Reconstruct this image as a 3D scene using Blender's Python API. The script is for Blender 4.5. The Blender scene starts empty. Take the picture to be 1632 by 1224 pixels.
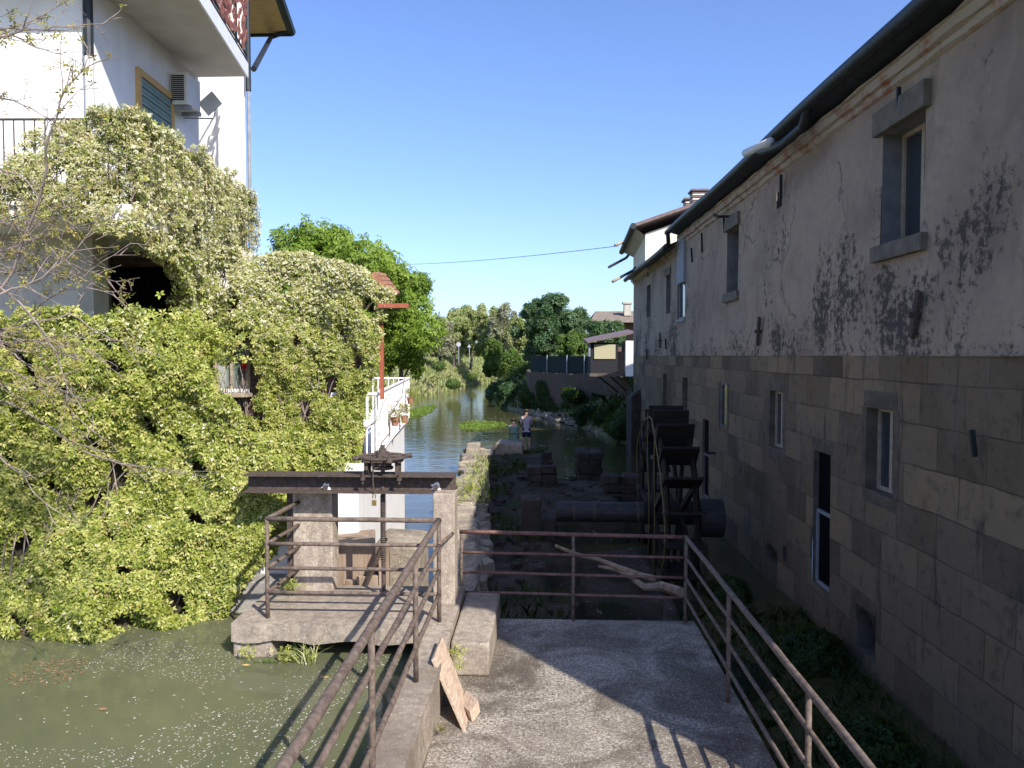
import bpy, bmesh, math, random
import numpy as np
from mathutils import Vector, Matrix, Euler
random.seed(7); RNG = np.random.default_rng(7)
S = bpy.context.scene; COL = S.collection
rad = math.radians
# ------------------------------------------------------------------ camera
EYE = Vector((0, 0, 3.1)); F = 1200.0
CR = Euler((rad(90 - 2.15), 0, rad(2.34))).to_matrix()
def ray(px, py): return CR @ Vector((px - 816, 612 - py, -F))
def P(px, py, Y):
    d = ray(px, py); return EYE + d * (Y / d.y)
def PZ(px, py, z):
    d = ray(px, py); return EYE + d * ((z - EYE.z) / d.z)
MA, MB_ = 4.34, -0.0142                      # mill wall plane x = MA + MB_*Y
def PM(px, py):                               # -> (Y, z) on the mill wall
    d = ray(px, py); t = MA / (d.x - MB_ * d.y); q = EYE + d * t
    return q.y, q.z
cam = bpy.data.cameras.new('camera'); cam.lens = F / 1632 * 36; cam.sensor_width = 36
cam.clip_end = 5000; cam.clip_start = 0.05
co = bpy.data.objects.new('camera', cam); COL.objects.link(co)
co.location = EYE; co.rotation_euler = CR.to_euler(); S.camera = co
# ------------------------------------------------------------------ object helpers
def tag(o, label=None, cat=None, group=None, kind=None):
    if label: o['label'] = label
    if cat: o['category'] = cat
    if group: o['group'] = group
    if kind: o['kind'] = kind
    return o
PW = {}
def parent(o, p):
    if p is None: return
    o.parent = p
    o.matrix_parent_inverse = PW.get(p.name, Matrix.Identity(4)).inverted()
    PW[o.name] = Matrix.Identity(4)
def empty(name, loc, label, cat, group=None):
    o = bpy.data.objects.new(name, None); COL.objects.link(o); o.location = loc
    o.empty_display_size = .1
    PW[o.name] = Matrix.Translation(Vector(loc)); return tag(o, label, cat, group)
def copy_tree(o, par=None):
    c = o.copy(); COL.objects.link(c)
    if par: c.parent = par
    for ch in list(o.children): copy_tree(ch, c)
    return c
class MB:
    def __init__(s): s.v = []; s.f = []
    def add(s, vs, fs):
        n = len(s.v); s.v += [tuple(v) for v in vs]; s.f += [tuple(i + n for i in f) for f in fs]; return s
    def box(s, a, b):
        x0, y0, z0 = a; x1, y1, z1 = b
        return s.add([(x0,y0,z0),(x1,y0,z0),(x1,y1,z0),(x0,y1,z0),(x0,y0,z1),(x1,y0,z1),(x1,y1,z1),(x0,y1,z1)],
            [(3,2,1,0),(4,5,6,7),(0,1,5,4),(1,2,6,5),(2,3,7,6),(3,0,4,7)])
    def obox(s, c, ax, ay, az):               # centre + three half-axis vectors
        c = Vector(c); ax, ay, az = Vector(ax), Vector(ay), Vector(az)
        vs = [c + i*ax + j*ay + k*az for k in (-1,1) for i, j in ((-1,-1),(1,-1),(1,1),(-1,1))]
        return s.add(vs, [(3,2,1,0),(4,5,6,7),(0,1,5,4),(1,2,6,5),(2,3,7,6),(3,0,4,7)])
    def rock(s, c, sx, sy, sz, j=.18, rz=None):
        a = random.uniform(0, 6.28) if rz is None else rz
        R = Matrix.Rotation(a, 3, 'Z') @ Matrix.Rotation(random.uniform(-.12,.12), 3, 'X')
        bm = bmesh.new(); bmesh.ops.create_cube(bm, size=1)
        bmesh.ops.bevel(bm, geom=bm.edges[:], offset=.16, segments=1, affect='EDGES')
        vs = []
        for v in bm.verts:
            q = Vector((v.co.x*sx, v.co.y*sy, v.co.z*sz)) * random.uniform(1-j, 1+j*.4)
            vs.append(Vector(c) + R @ q)
        bm.verts.index_update(); fs = [tuple(v.index for v in f.verts) for f in bm.faces]; bm.free()
        return s.add(vs, fs)
    def prism(s, pts, z0, z1):                # counter-clockwise outline
        n = len(pts)
        za = z0 if isinstance(z0, (list, tuple)) else [z0]*n
        zb = z1 if isinstance(z1, (list, tuple)) else [z1]*n
        vs = [(p[0], p[1], za[i]) for i, p in enumerate(pts)] + [(p[0], p[1], zb[i]) for i, p in enumerate(pts)]
        fs = [tuple(range(n-1, -1, -1)), tuple(range(n, 2*n))] + [(i, (i+1) % n, n+(i+1) % n, n+i) for i in range(n)]
        return s.add(vs, fs)
    def tube(s, path, r, n=8, cap=True):
        path = [Vector(p) for p in path]; m = len(path)
        rs = r if isinstance(r, (list, tuple)) else [r]*m
        n0 = len(s.v); up = None; rings = []
        for i, p in enumerate(path):
            t = (path[min(i+1, m-1)] - path[max(i-1, 0)]).normalized()
            if up is None:
                up = Vector((0,0,1)) if abs(t.z) < .9 else Vector((1,0,0))
            a = up - t * up.dot(t)
            if a.length < 1e-5: a = t.orthogonal()
            a.normalize(); up = a; b = t.cross(a)
            rings.append([p + (a*math.cos(2*math.pi*k/n) + b*math.sin(2*math.pi*k/n))*rs[i] for k in range(n)])
        vs = [v for rg in rings for v in rg]; fs = []
        for i in range(m-1):
            for k in range(n): fs.append((i*n+k, i*n+(k+1) % n, (i+1)*n+(k+1) % n, (i+1)*n+k))
        if cap: fs += [tuple(range(n-1, -1, -1)), tuple((m-1)*n+k for k in range(n))]
        return s.add(vs, fs)
    def ring(s, c, R, r, axis='Z', n=40, k=8, tilt=None, sq=None):
        c = Vector(c); vs = []; fs = []
        for i in range(n):
            a = 2*math.pi*i/n; ca, sa = math.cos(a), math.sin(a)
            for j in range(k):
                b = 2*math.pi*j/k; rr = R + r*math.cos(b); h = (sq or r)*math.sin(b)
                q = {'Z': Vector((rr*ca, rr*sa, h)), 'X': Vector((h, rr*ca, rr*sa))}[axis]
                if tilt: q = tilt @ q
                vs.append(c+q)
        for i in range(n):
            for j in range(k): fs.append((i*k+j, ((i+1) % n)*k+j, ((i+1) % n)*k+(j+1) % k, i*k+(j+1) % k))
        return s.add(vs, fs)
    def build(s, name, mat, par=None, smooth=False, bevel=0, loc=None):
        me = bpy.data.meshes.new(name); me.from_pydata(s.v, [], s.f)
        bm = bmesh.new(); bm.from_mesh(me); bmesh.ops.recalc_face_normals(bm, faces=bm.faces[:]); bm.to_mesh(me); bm.free()
        if smooth: me.polygons.foreach_set('use_smooth', [True]*len(me.polygons))
        o = bpy.data.objects.new(name, me); COL.objects.link(o)
        if mat: me.materials.append(mat)
        if bevel:
            b = o.modifiers.new('bevel', 'BEVEL'); b.width = bevel; b.segments = 2; b.limit_method = 'ANGLE'
        parent(o, par); return o
def npmesh(name, V, Q, mat, par=None, attr=None, smooth=False):
    me = bpy.data.meshes.new(name); k = Q.shape[1]
    me.vertices.add(len(V)); me.vertices.foreach_set('co', V.astype(np.float32).ravel())
    me.loops.add(Q.size); me.loops.foreach_set('vertex_index', Q.astype(np.int32).ravel())
    me.polygons.add(len(Q)); me.polygons.foreach_set('loop_start', np.arange(0, Q.size, k, dtype=np.int32))
    me.polygons.foreach_set('loop_total', np.full(len(Q), k, dtype=np.int32))
    if smooth: me.polygons.foreach_set('use_smooth', np.ones(len(Q), bool))
    me.update(calc_edges=True)
    if attr is not None:
        a = me.attributes.new('rnd', 'FLOAT', 'POINT'); a.data.foreach_set('value', attr.astype(np.float32))
    me.materials.append(mat); o = bpy.data.objects.new(name, me); COL.objects.link(o); parent(o, par); return o
# smooth pseudo noise (numpy)
def make_noise(freq, seed, n=14):
    g = np.random.default_rng(seed); d = g.normal(size=(n, 3)); d /= np.linalg.norm(d, axis=1)[:, None]
    fr = freq * g.uniform(.6, 1.7, n); ph = g.uniform(0, 6.28, n)
    def f(p): return np.sin(p @ (d*fr[:, None]).T + ph).sum(axis=1) / math.sqrt(n/2) * .5
    return f
def unit(a): return a / np.maximum(np.linalg.norm(a, axis=1, keepdims=True), 1e-9)
def leaf_mesh(name, C, N, size, mat, par=None, k=5, tilt=.5, droop=0., wid=.42, jit=.25, base=None):
    """clusters of k leaflets round C facing N"""
    n = len(C); C = np.asarray(C); N = unit(np.asarray(N) + RNG.normal(0, tilt, (n, 3)))
    A = unit(np.cross(N, RNG.normal(size=(n, 3)))); B = np.cross(N, A)
    sz = size * RNG.uniform(1-jit, 1+jit, n)
    vs = []; cr = RNG.uniform(0, 1, n) if base is None else base; at = []
    for i in range(k):
        a = 2*math.pi*i/k + RNG.uniform(-.35, .35, n)
        D = A*np.cos(a)[:, None] + B*np.sin(a)[:, None]
        D = unit(D + N*RNG.uniform(-.35, .45, n)[:, None] + np.array([0, 0, -droop]))
        W = unit(np.cross(D, N)); L = (sz*RNG.uniform(.7, 1.15, n))[:, None]
        NN = np.cross(W, D)
        p0 = C + D*L*.08; m = C + D*L*.55
        vs.append(np.stack([p0, m + W*L*wid*.5 + NN*L*.07, C + D*L - NN*L*.06, m - W*L*wid*.5 + NN*L*.07], axis=1))
        at.append(np.clip(cr*.75 + RNG.uniform(0, .25, n), 0, 1))
    V = np.concatenate(vs).reshape(-1, 3); Q = np.arange(len(V)).reshape(-1, 4)
    return npmesh(name, V, Q, mat, par, np.repeat(np.concatenate(at), 4))
def evalobj(o):
    dg = bpy.context.evaluated_depsgraph_get(); dg.update()
    me = bpy.data.meshes.new_from_object(o.evaluated_get(dg)); o.modifiers.clear(); o.data = me; return o
def skin(name, joints, edges, mat, par, sub=2):
    me = bpy.data.meshes.new(name); ks = list(joints)
    me.from_pydata([joints[k][0] for k in ks], [(ks.index(a), ks.index(b)) for a, b in edges], [])
    o = bpy.data.objects.new(name, me); COL.objects.link(o)
    o.modifiers.new('skin', 'SKIN').use_smooth_shade = True
    for i, k in enumerate(ks):
        r = joints[k][1]; me.skin_vertices[0].data[i].radius = r if isinstance(r, tuple) else (r, r)
    me.skin_vertices[0].data[0].use_root = True
    s_ = o.modifiers.new('sub', 'SUBSURF'); s_.levels = sub; s_.render_levels = sub
    bpy.context.view_layer.update(); evalobj(o)
    o.data.materials.clear(); o.data.materials.append(mat); parent(o, par); return o
# ------------------------------------------------------------------ materials
class NT:
    def __init__(s, name):
        s.m = bpy.data.materials.new(name); s.m.use_nodes = True; s.t = s.m.node_tree
        s.b = s.t.nodes['Principled BSDF']; s.out = s.t.nodes['Material Output']
    def n(s, ty, **kw):
        nd = s.t.nodes.new(ty)
        for k, v in kw.items():
            if k in nd.inputs: nd.inputs[k].default_value = v
            else: setattr(nd, k, v)
        return nd
    def l(s, a, b): s.t.links.new(a, b)
    def co(s, sc=(1,1,1), src='Object'):
        c = s.n('ShaderNodeTexCoord'); m = s.n('ShaderNodeMapping'); m.inputs['Scale'].default_value = sc
        s.l(c.outputs[src], m.inputs['Vector']); return m.outputs[0]
    def noise(s, scale, sc=(1,1,1), detail=6, rough=.6, dist=0, vec=None):
        nd = s.n('ShaderNodeTexNoise'); nd.inputs['Scale'].default_value = scale
        nd.inputs['Detail'].default_value = detail; nd.inputs['Roughness'].default_value = rough
        nd.inputs['Distortion'].default_value = dist
        s.l(vec or s.co(sc), nd.inputs['Vector']); return nd.outputs['Fac']
    def ramp(s, fac, stops, interp='LINEAR'):
        r = s.n('ShaderNodeValToRGB'); cr = r.color_ramp; cr.interpolation = interp
        while len(cr.elements) < len(stops): cr.elements.new(.5)
        for e, (p, c) in zip(cr.elements, stops):
            e.position = p; e.color = (*c, 1) if isinstance(c, tuple) else (c, c, c, 1)
        s.l(fac, r.inputs[0]); return r.outputs[0]
    def mix(s, fac, a, b, mode='MIX'):
        m = s.n('ShaderNodeMix'); m.data_type = 'RGBA'; m.blend_type = mode
        for i, x in ((0, fac), (6, a), (7, b)):
            if hasattr(x, 'is_linked'): s.l(x, m.inputs[i])
            elif i == 0: m.inputs[0].default_value = x
            else: m.inputs[i].default_value = (*x, 1)
        return m.outputs[2]
    def math(s, op, a, b=0.):
        m = s.n('ShaderNodeMath'); m.operation = op
        for i, x in ((0, a), (1, b)):
            if hasattr(x, 'is_linked'): s.l(x, m.inputs[i])
            else: m.inputs[i].default_value = x
        return m.outputs[0]
    def z(s):
        g = s.n('ShaderNodeNewGeometry'); x = s.n('ShaderNodeSeparateXYZ'); s.l(g.outputs['Position'], x.inputs[0]); return x.outputs
    def fin(s, col, rough=.85, bump=None, bs=.3, bd=.02, spec=.3, metal=0):
        if hasattr(col, 'is_linked'): s.l(col, s.b.inputs['Base Color'])
        else: s.b.inputs['Base Color'].default_value = (*col, 1)
        if hasattr(rough, 'is_linked'): s.l(rough, s.b.inputs['Roughness'])
        else: s.b.inputs['Roughness'].default_value = rough
        s.b.inputs['Specular IOR Level'].default_value = spec; s.b.inputs['Metallic'].default_value = metal
        if bump is not None:
            b = s.n('ShaderNodeBump'); b.inputs['Strength'].default_value = bs; b.inputs['Distance'].default_value = bd
            s.l(bump, b.inputs['Height']); s.l(b.outputs[0], s.b.inputs['Normal'])
        return s.m
M = {}
def simple(name, c1, c2, scale=6, rough=.8, sc=(1,1,1), bs=.3, bd=.01, spec=.3, metal=0, detail=6, lo=.35, hi=.65):
    t = NT(name); f = t.noise(scale, sc, detail)
    M[name] = t.fin(t.ramp(f, [(lo, c1), (hi, c2)]), rough, f, bs, bd, spec, metal); return M[name]
t = NT('white_plaster'); n = t.noise(1.2, (3,3,.25), 7, .7); n2 = t.noise(2.5); M['white_plaster'] = t.fin(t.mix(t.ramp(n, [(.30, .35), (.42, 0.)]), t.ramp(n2, [(.35, (.72,.70,.67)), (.65, (.80,.79,.77))]), (.46,.44,.40)), .9, n2, .15, .01)
simple('soffit', (.50,.46,.40), (.60,.56,.50), 3, .9)
simple('tan_plaster', (.36,.34,.28), (.45,.42,.35), 3, .9)
simple('dark_metal', (.018,.022,.026), (.035,.04,.045), 8, .5, metal=.2)
simple('roof_tile', (.05,.05,.055), (.09,.085,.08), 9, .85)
simple('brown_roof', (.14,.095,.09), (.20,.14,.13), 6, .6)
simple('farm_roof', (.16,.125,.095), (.25,.20,.155), 3, .9)
simple('cream', (.68,.60,.46), (.76,.70,.56), 3, .9)
simple('rust_iron', (.05,.036,.030), (.105,.078,.064), 30, .8, bs=.5, bd=.004)
simple('rail_paint', (.085,.06,.048), (.185,.14,.11), 22, .7, bs=.4, bd=.003)
simple('red_rail', (.10,.05,.038), (.19,.10,.08), 22, .65, bs=.4, bd=.003)
simple('old_wood', (.20,.14,.095), (.40,.30,.22), 9, .85, (1,1,.12), bs=.6, bd=.006)
simple('board_wood', (.34,.24,.17), (.52,.40,.30), 10, .85, (5,1,5), bs=.6, bd=.004)
simple('wet_shaded_wood', (.008,.006,.005), (.022,.017,.013), 9, .8, (.3,3,3), bs=.6, bd=.01)  # wet wheel timber, with the shade around it put into the near-black colour
simple('axle_steel', (.022,.020,.020), (.045,.04,.038), 12, .6, (.4,1,1), bs=.4)  # steel colour darkened to stand for the weak light on the axle
simple('bark', (.07,.055,.045), (.15,.125,.10), 9, .9, (2,2,.4), bs=.8, bd=.02)
simple('twig', (.16,.12,.10), (.30,.24,.21), 12, .85)
simple('terracotta', (.26,.12,.07), (.40,.21,.13), 12, .8)
simple('red_post', (.30,.075,.045), (.38,.12,.07), 8, .6)
simple('white_paint', (.72,.71,.69), (.80,.79,.77), 5, .5, spec=.4)
simple('brown_panel', (.20,.07,.045), (.33,.13,.09), 9, .7)
simple('yellow_frame', (.50,.30,.10), (.58,.38,.15), 6, .6)
simple('green_shutter', (.16,.24,.20), (.22,.30,.26), 6, .6)
simple('grey_plastic', (.42,.42,.40), (.50,.50,.47), 4, .5)
simple('ac_white', (.58,.57,.53), (.66,.65,.61), 4, .5)
simple('frame_tan', (.30,.24,.18), (.42,.35,.27), 12, .7)
simple('dark_stone', (.11,.10,.078), (.18,.16,.13), 6, .9)
simple('reveal_paint', (.13,.13,.13), (.19,.185,.18), 5, .9)
simple('jamb_stone', (.075,.062,.048), (.14,.115,.085), 5, .9)
simple('netting', (.008,.018,.017), (.012,.026,.025), 8, .9)
simple('skin', (.45,.27,.19), (.52,.33,.24), 8, .6)
simple('hair', (.03,.018,.012), (.05,.03,.02), 20, .6)
simple('grey_shirt', (.33,.31,.35), (.40,.38,.42), 14, .9)
simple('green_shirt', (.13,.20,.155), (.17,.25,.195), 14, .9)
simple('navy_cloth', (.012,.016,.06), (.02,.025,.09), 14, .9)
simple('black_cloth', (.015,.015,.02), (.03,.03,.035), 14, .9)
simple('yellow_hose', (.10,.08,.03), (.16,.13,.05), 14, .6)
simple('grey_pipe', (.20,.22,.25), (.30,.31,.33), 7, .7)
simple('brass', (.35,.25,.08), (.45,.33,.12), 12, .4, metal=.8)
simple('red_glass', (.45,.02,.02), (.5,.03,.03), 12, .2)
simple('lamp_sign', (.36,.37,.38), (.45,.45,.45), 12, .5)
def m_concrete(name, base=(.40,.335,.265), dark=(.17,.135,.105), fleck=(.66,.63,.58), fl=.64, big=.9, streak=(1,1,1)):
    t = NT(name)
    a = t.noise(big, streak, 8, .65, .4); b = t.noise(14, (1,1,1), 8, .75); c = t.noise(55, (1,1,1), 3, .5)
    col = t.ramp(a, [(.3, dark), (.62, base)])
    col = t.mix(t.ramp(b, [(.42, 0.), (.62, .75)]), col, dark, 'MIX')
    g = t.math('MULTIPLY', t.ramp(c, [(fl, 0.), (fl+.06, 1.)]), t.ramp(a, [(.35, .25), (.6, 1.)]))
    col = t.mix(g, col, fleck)
    if name == 'terrace':
        w1 = t.noise(1.1, (1,1,1), 7, .7, .8); w2 = t.noise(36, (1,1,1), 5, .8)
        col = t.mix(t.math('MULTIPLY', t.ramp(w1, [(.44, 0.), (.60, 1.)]), t.ramp(w2, [(.42, 0.), (.60, .85)])), col, (.60,.53,.44))
    h = t.math('ADD', b, t.math('MULTIPLY', c, .4))
    M[name] = t.fin(col, .92, h, .7, .012, .2)
m_concrete('concrete')
m_concrete('pier_concrete', (.46,.385,.31), (.22,.17,.13), (.60,.56,.5), .60, 2.2, (2.5,2.5,.6))
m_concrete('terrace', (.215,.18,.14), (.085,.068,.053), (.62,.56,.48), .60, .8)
m_concrete('ledge', (.40,.38,.34), (.22,.20,.18), (.6,.58,.55), .66, 1.5)
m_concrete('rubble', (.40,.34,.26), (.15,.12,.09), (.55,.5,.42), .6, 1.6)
m_concrete('shaded_rubble', (.075,.06,.05), (.025,.021,.018), (.2,.18,.16), .68, 1.6)  # shaded copy of the rubble: the gloom of the race is in its colour
# mill wall: plaster above the string course, squared stone below
def m_mill():
    t = NT('mill_wall'); X = t.z(); z = X[2]
    cv = t.n('ShaderNodeCombineXYZ'); t.l(X[1], cv.inputs[0]); t.l(X[2], cv.inputs[1]); v = cv.outputs[0]
    n1 = t.noise(.55, detail=8, rough=.62, dist=.6, vec=v)
    mp = t.n('ShaderNodeMapping'); mp.inputs['Scale'].default_value = (2.6,.55,1); t.l(v, mp.inputs[0])
    n2 = t.noise(1.5, detail=9, rough=.72, dist=.9, vec=mp.outputs[0])
    n3 = t.noise(9, detail=8, rough=.75, vec=v)
    up = t.ramp(n1, [(.28, (.21,.165,.135)), (.46, (.345,.275,.215)), (.60, (.40,.32,.245)), (.74, (.26,.195,.14))])
    up = t.mix(t.ramp(n3, [(.45, 0.), (.75, .45)]), up, (.20,.17,.155))
    # lime bloom
    up = t.mix(t.ramp(n2, [(.30, .55), (.42, 0.)]), up, (.42,.355,.295))
    vo = t.n('ShaderNodeTexVoronoi'); vo.feature = 'DISTANCE_TO_EDGE'; vo.inputs['Scale'].default_value = .42
    vw_ = t.n('ShaderNodeVectorMath'); vw_.operation = 'ADD'; vs_ = t.n('ShaderNodeVectorMath'); vs_.operation = 'SCALE'; vs_.inputs['Scale'].default_value = 1.1
    vn_ = t.n('ShaderNodeTexNoise'); vn_.inputs['Scale'].default_value = 1.3; vn_.inputs['Detail'].default_value = 8; t.l(v, vn_.inputs[0]); t.l(vn_.outputs['Color'], vs_.inputs[0]); t.l(v, vw_.inputs[0]); t.l(vs_.outputs[0], vw_.inputs[1]); t.l(vw_.outputs[0], vo.inputs['Vector'])
    up = t.mix(t.math('MULTIPLY', t.ramp(vo.outputs['Distance'], [(.004, .8), (.011, 0.)]), t.ramp(n1, [(.5, 0.), (.56, 1.)])), up, (.12,.10,.09))
    rp = t.n('ShaderNodeTexNoise'); rp.inputs['Scale'].default_value = .8; rp.inputs['Detail'].default_value = 2; t.l(mp.outputs[0], rp.inputs[0])
    up = t.mix(t.ramp(rp.outputs['Fac'], [(.60, 0.), (.615, .55)]), up, (.27,.215,.155))
    # soot-black damp stains, mostly low on the plaster and on a few patches higher up
    zz = t.n('ShaderNodeMapRange'); zz.inputs[1].default_value = 3.3; zz.inputs[2].default_value = 5.6
    zz.inputs[3].default_value = .10; zz.inputs[4].default_value = -.06; t.l(z, zz.inputs[0])
    n6 = t.noise(.62, detail=3, rough=.5, vec=v); pm_ = t.ramp(n6, [(.36, -.13 if 0 else 0.), (.62, 1.)])
    st = t.math('ADD', t.math('ADD', t.math('MULTIPLY', n2, .35), t.math('MULTIPLY', n3, .65)), t.math('MULTIPLY', zz.outputs[0], .7))
    st = t.math('ADD', st, t.math('MULTIPLY', t.math('SUBTRACT', pm_, .5), .16))
    up = t.mix(t.ramp(st, [(.57, 0.), (.635, .85)]), up, (.055,.048,.046))
    br = t.n('ShaderNodeTexBrick'); br.offset = .43; br.squash = 1.3; br.squash_frequency = 3
    for k, x in (('Scale',1.), ('Mortar Size',.008), ('Mortar Smooth',.3), ('Brick Width',.86), ('Row Height',.47), ('Bias',-.1)): br.inputs[k].default_value = x
    br.inputs['Color1'].default_value = (.10,.076,.050,1); br.inputs['Color2'].default_value = (.29,.215,.135,1); br.inputs['Mortar'].default_value = (.075,.062,.05,1)
    dv = t.n('ShaderNodeVectorMath'); dv.operation = 'ADD'; sc = t.n('ShaderNodeVectorMath'); sc.operation = 'SCALE'; sc.inputs['Scale'].default_value = .05
    nc = t.n('ShaderNodeTexNoise'); nc.inputs['Scale'].default_value = 1.7; t.l(v, nc.inputs[0]); t.l(nc.outputs['Color'], sc.inputs[0])
    t.l(v, dv.inputs[0]); t.l(sc.outputs[0], dv.inputs[1]); t.l(dv.outputs[0], br.inputs['Vector'])
    n4 = t.noise(.9, detail=7, rough=.65, vec=v); n5 = t.noise(5, detail=8, rough=.75, vec=v)
    lo = t.mix(t.ramp(n4, [(.38, .0), (.62, .7)]), br.outputs['Color'], (.19,.15,.108))
    lo = t.mix(t.ramp(n4, [(.30, .6), (.40, 0.)]), lo, (.15,.085,.05))
    lo = t.mix(t.ramp(n5, [(.52, 0.), (.68, .6)]), lo, (.05,.042,.035))
    lo = t.mix(t.ramp(n2, [(.56, 0.), (.66, .8)]), lo, (.06,.052,.05))
    thr = t.math('ADD', z, t.math('MULTIPLY', t.math('SUBTRACT', n3, .5), .06))
    s = t.math('GREATER_THAN', thr, 3.10)
    col = t.mix(s, lo, up)
    h = t.math('ADD', t.math('MULTIPLY', n3, .7), t.math('MULTIPLY', n1, .8))
    h = t.math('SUBTRACT', h, t.math('MULTIPLY', t.math('MULTIPLY', br.outputs['Fac'], 1.1), t.math('SUBTRACT', 1., s)))
    M['mill_wall'] = t.fin(col, .93, h, .8, .04, .15)
m_mill()
def m_brick(name, c1, c2, mo, w, h, ax=(0, 2), patch=None):
    t = NT(name); X = t.z(); cv = t.n('ShaderNodeCombineXYZ'); t.l(X[ax[0]], cv.inputs[0]); t.l(X[ax[1]], cv.inputs[1])
    br = t.n('ShaderNodeTexBrick')
    for k, x in (('Scale',1.), ('Mortar Size',.008), ('Brick Width',w), ('Row Height',h)): br.inputs[k].default_value = x
    br.inputs['Color1'].default_value = (*c1,1); br.inputs['Color2'].default_value = (*c2,1); br.inputs['Mortar'].default_value = (*mo,1)
    t.l(cv.outputs[0], br.inputs['Vector']); n = t.noise(3, detail=8)
    col = br.outputs['Color']
    if patch: col = t.mix(t.ramp(n, [(.50, 1.), (.60, 0.)]), col, patch)
    M[name] = t.fin(col, .9, t.math('SUBTRACT', n, t.math('MULTIPLY', br.outputs['Fac'], .6)), .8, .02, .2)
m_brick('cornice_brick', (.36,.15,.10), (.30,.20,.15), (.32,.29,.25), .24, .072, (1, 2), (.40,.35,.29))
m_brick('far_brick', (.13,.07,.05), (.17,.105,.08), (.12,.10,.085), .26, .08, (1, 2), (.10,.08,.06))
m_brick('vent_brick', (.30,.12,.09), (.26,.11,.09), (.5,.45,.4), .5, .09)
m_brick('veranda_brick', (.17,.10,.08), (.12,.075,.06), (.2,.18,.16), .25, .08)
def m_leaf(name, cols, trans=.35, rough=.5, bri=1.):
    t = NT(name); a = t.n('ShaderNodeAttribute'); a.attribute_name = 'rnd'
    n = t.noise(.9, detail=3)
    f = t.math('ADD', t.math('MULTIPLY', a.outputs['Fac'], .75), t.math('MULTIPLY', n, .28))
    k = len(cols); col = t.ramp(f, [(.12+.8*i/(k-1), c) for i, c in enumerate(cols)])
    t.fin(col, rough, spec=.22)
    tr = t.n('ShaderNodeBsdfTranslucent'); t.l(t.mix(.5, col, (.30,.38,.04), 'MIX'), tr.inputs[0])
    mx = t.n('ShaderNodeMixShader'); mx.inputs[0].default_value = trans
    t.l(t.b.outputs[0], mx.inputs[1]); t.l(tr.outputs[0], mx.inputs[2]); t.l(mx.outputs[0], t.out.inputs[0]); M[name] = t.m
m_leaf('vine_leaf', [(.045,.075,.012), (.15,.19,.028), (.34,.37,.065), (.50,.50,.17), (.36,.24,.09)], .3, .42)
m_leaf('olive_leaf', [(.12,.15,.04), (.28,.29,.09), (.48,.45,.20), (.62,.57,.35), (.36,.20,.10)])
m_leaf('blossom', [(.48,.46,.26), (.62,.60,.40), (.76,.74,.62)], .2)
m_leaf('walnut_leaf', [(.09,.16,.02), (.17,.27,.035), (.27,.38,.06), (.36,.46,.12)], .45)
m_leaf('dark_leaf', [(.022,.05,.018), (.04,.085,.03), (.07,.12,.05), (.11,.16,.075)], .2)
m_leaf('bush_leaf', [(.05,.095,.02), (.09,.15,.03), (.14,.20,.05)], .3)
m_leaf('spring_leaf', [(.12,.16,.05), (.21,.26,.08), (.30,.33,.13), (.33,.32,.18)], .3)
m_leaf('grey_leaf', [(.16,.17,.10), (.27,.26,.17), (.25,.29,.13)], .3)
m_leaf('young_leaf', [(.22,.24,.06), (.34,.30,.08), (.42,.30,.10)], .4)
m_leaf('shade_leaf', [(.015,.03,.01), (.03,.06,.015), (.05,.085,.02)], .25)  # shaded copy of the leaf greens, deep shadow carried by the colour
m_leaf('grass_blade', [(.18,.26,.05), (.30,.36,.10), (.46,.46,.20), (.56,.52,.32)], .3)
m_leaf('algae', [(.11,.17,.03), (.17,.25,.04), (.24,.33,.07)], .2)
m_leaf('litter', [(.30,.20,.11), (.42,.30,.18), (.26,.13,.06), (.6,.55,.45)], .1)
m_leaf('petal', [(.55,.50,.42), (.7,.68,.62), (.34,.17,.08)], .1)
simple('stem_shade', (.018,.018,.010), (.06,.05,.032), 8, .95, bs=.8, bd=.05)  # dark backing colour: brown stems plus painted shade between the leaves
def m_ground():
    t = NT('ground_soil'); n = t.noise(.12, detail=8); n2 = t.noise(1.6, detail=8, rough=.7)
    col = t.ramp(n, [(.35, (.075,.11,.035)), (.5, (.13,.15,.06)), (.65, (.22,.19,.11))])
    col = t.mix(t.ramp(n2, [(.45, 0.), (.7, .6)]), col, (.09,.085,.045)); M['ground_soil'] = t.fin(col, .95, n2, .8, .1, .1)
    t = NT('shade_soil'); n = t.noise(1.6, detail=8, rough=.7)  # shaded copy of the soil, darkness put into the colour
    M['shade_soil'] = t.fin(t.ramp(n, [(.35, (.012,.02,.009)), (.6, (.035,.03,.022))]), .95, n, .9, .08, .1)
    t = NT('rubble_ground'); n = t.noise(1.3, detail=8, rough=.7); n2 = t.noise(17, detail=5, rough=.7)
    col = t.ramp(n, [(.35, (.025,.038,.014)), (.48, (.05,.04,.03)), (.65, (.09,.072,.055))])  # ground tones lowered so the colour itself carries the shade
    col = t.mix(t.ramp(n2, [(.62, 0.), (.66, .8)]), col, (.25,.23,.20)); M['rubble_ground'] = t.fin(col, .95, n2, .9, .04, .1)
m_ground()
def m_water(name, base, rough, sc1, sc2, bs, bd, spec=.5, murk=None, stretch=(1,1,1)):
    t = NT(name); n = t.noise(sc1, stretch, 4, .55, .3); n2 = t.noise(sc2, stretch, 3, .5)
    h = t.math('ADD', n, t.math('MULTIPLY', n2, .3))
    col = base
    if murk: col = t.ramp(t.noise(.55, (1,1,1), 5, .6, .7), [(.3, base), (.7, murk)])
    M[name] = t.fin(col, rough, h, bs, bd, spec); t.b.inputs['IOR'].default_value = 1.33
m_water('river_water', (.055,.055,.022), .04, .9, 4.5, .5, .035, .5, (.085,.075,.032), (1,1.3,1))
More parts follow.
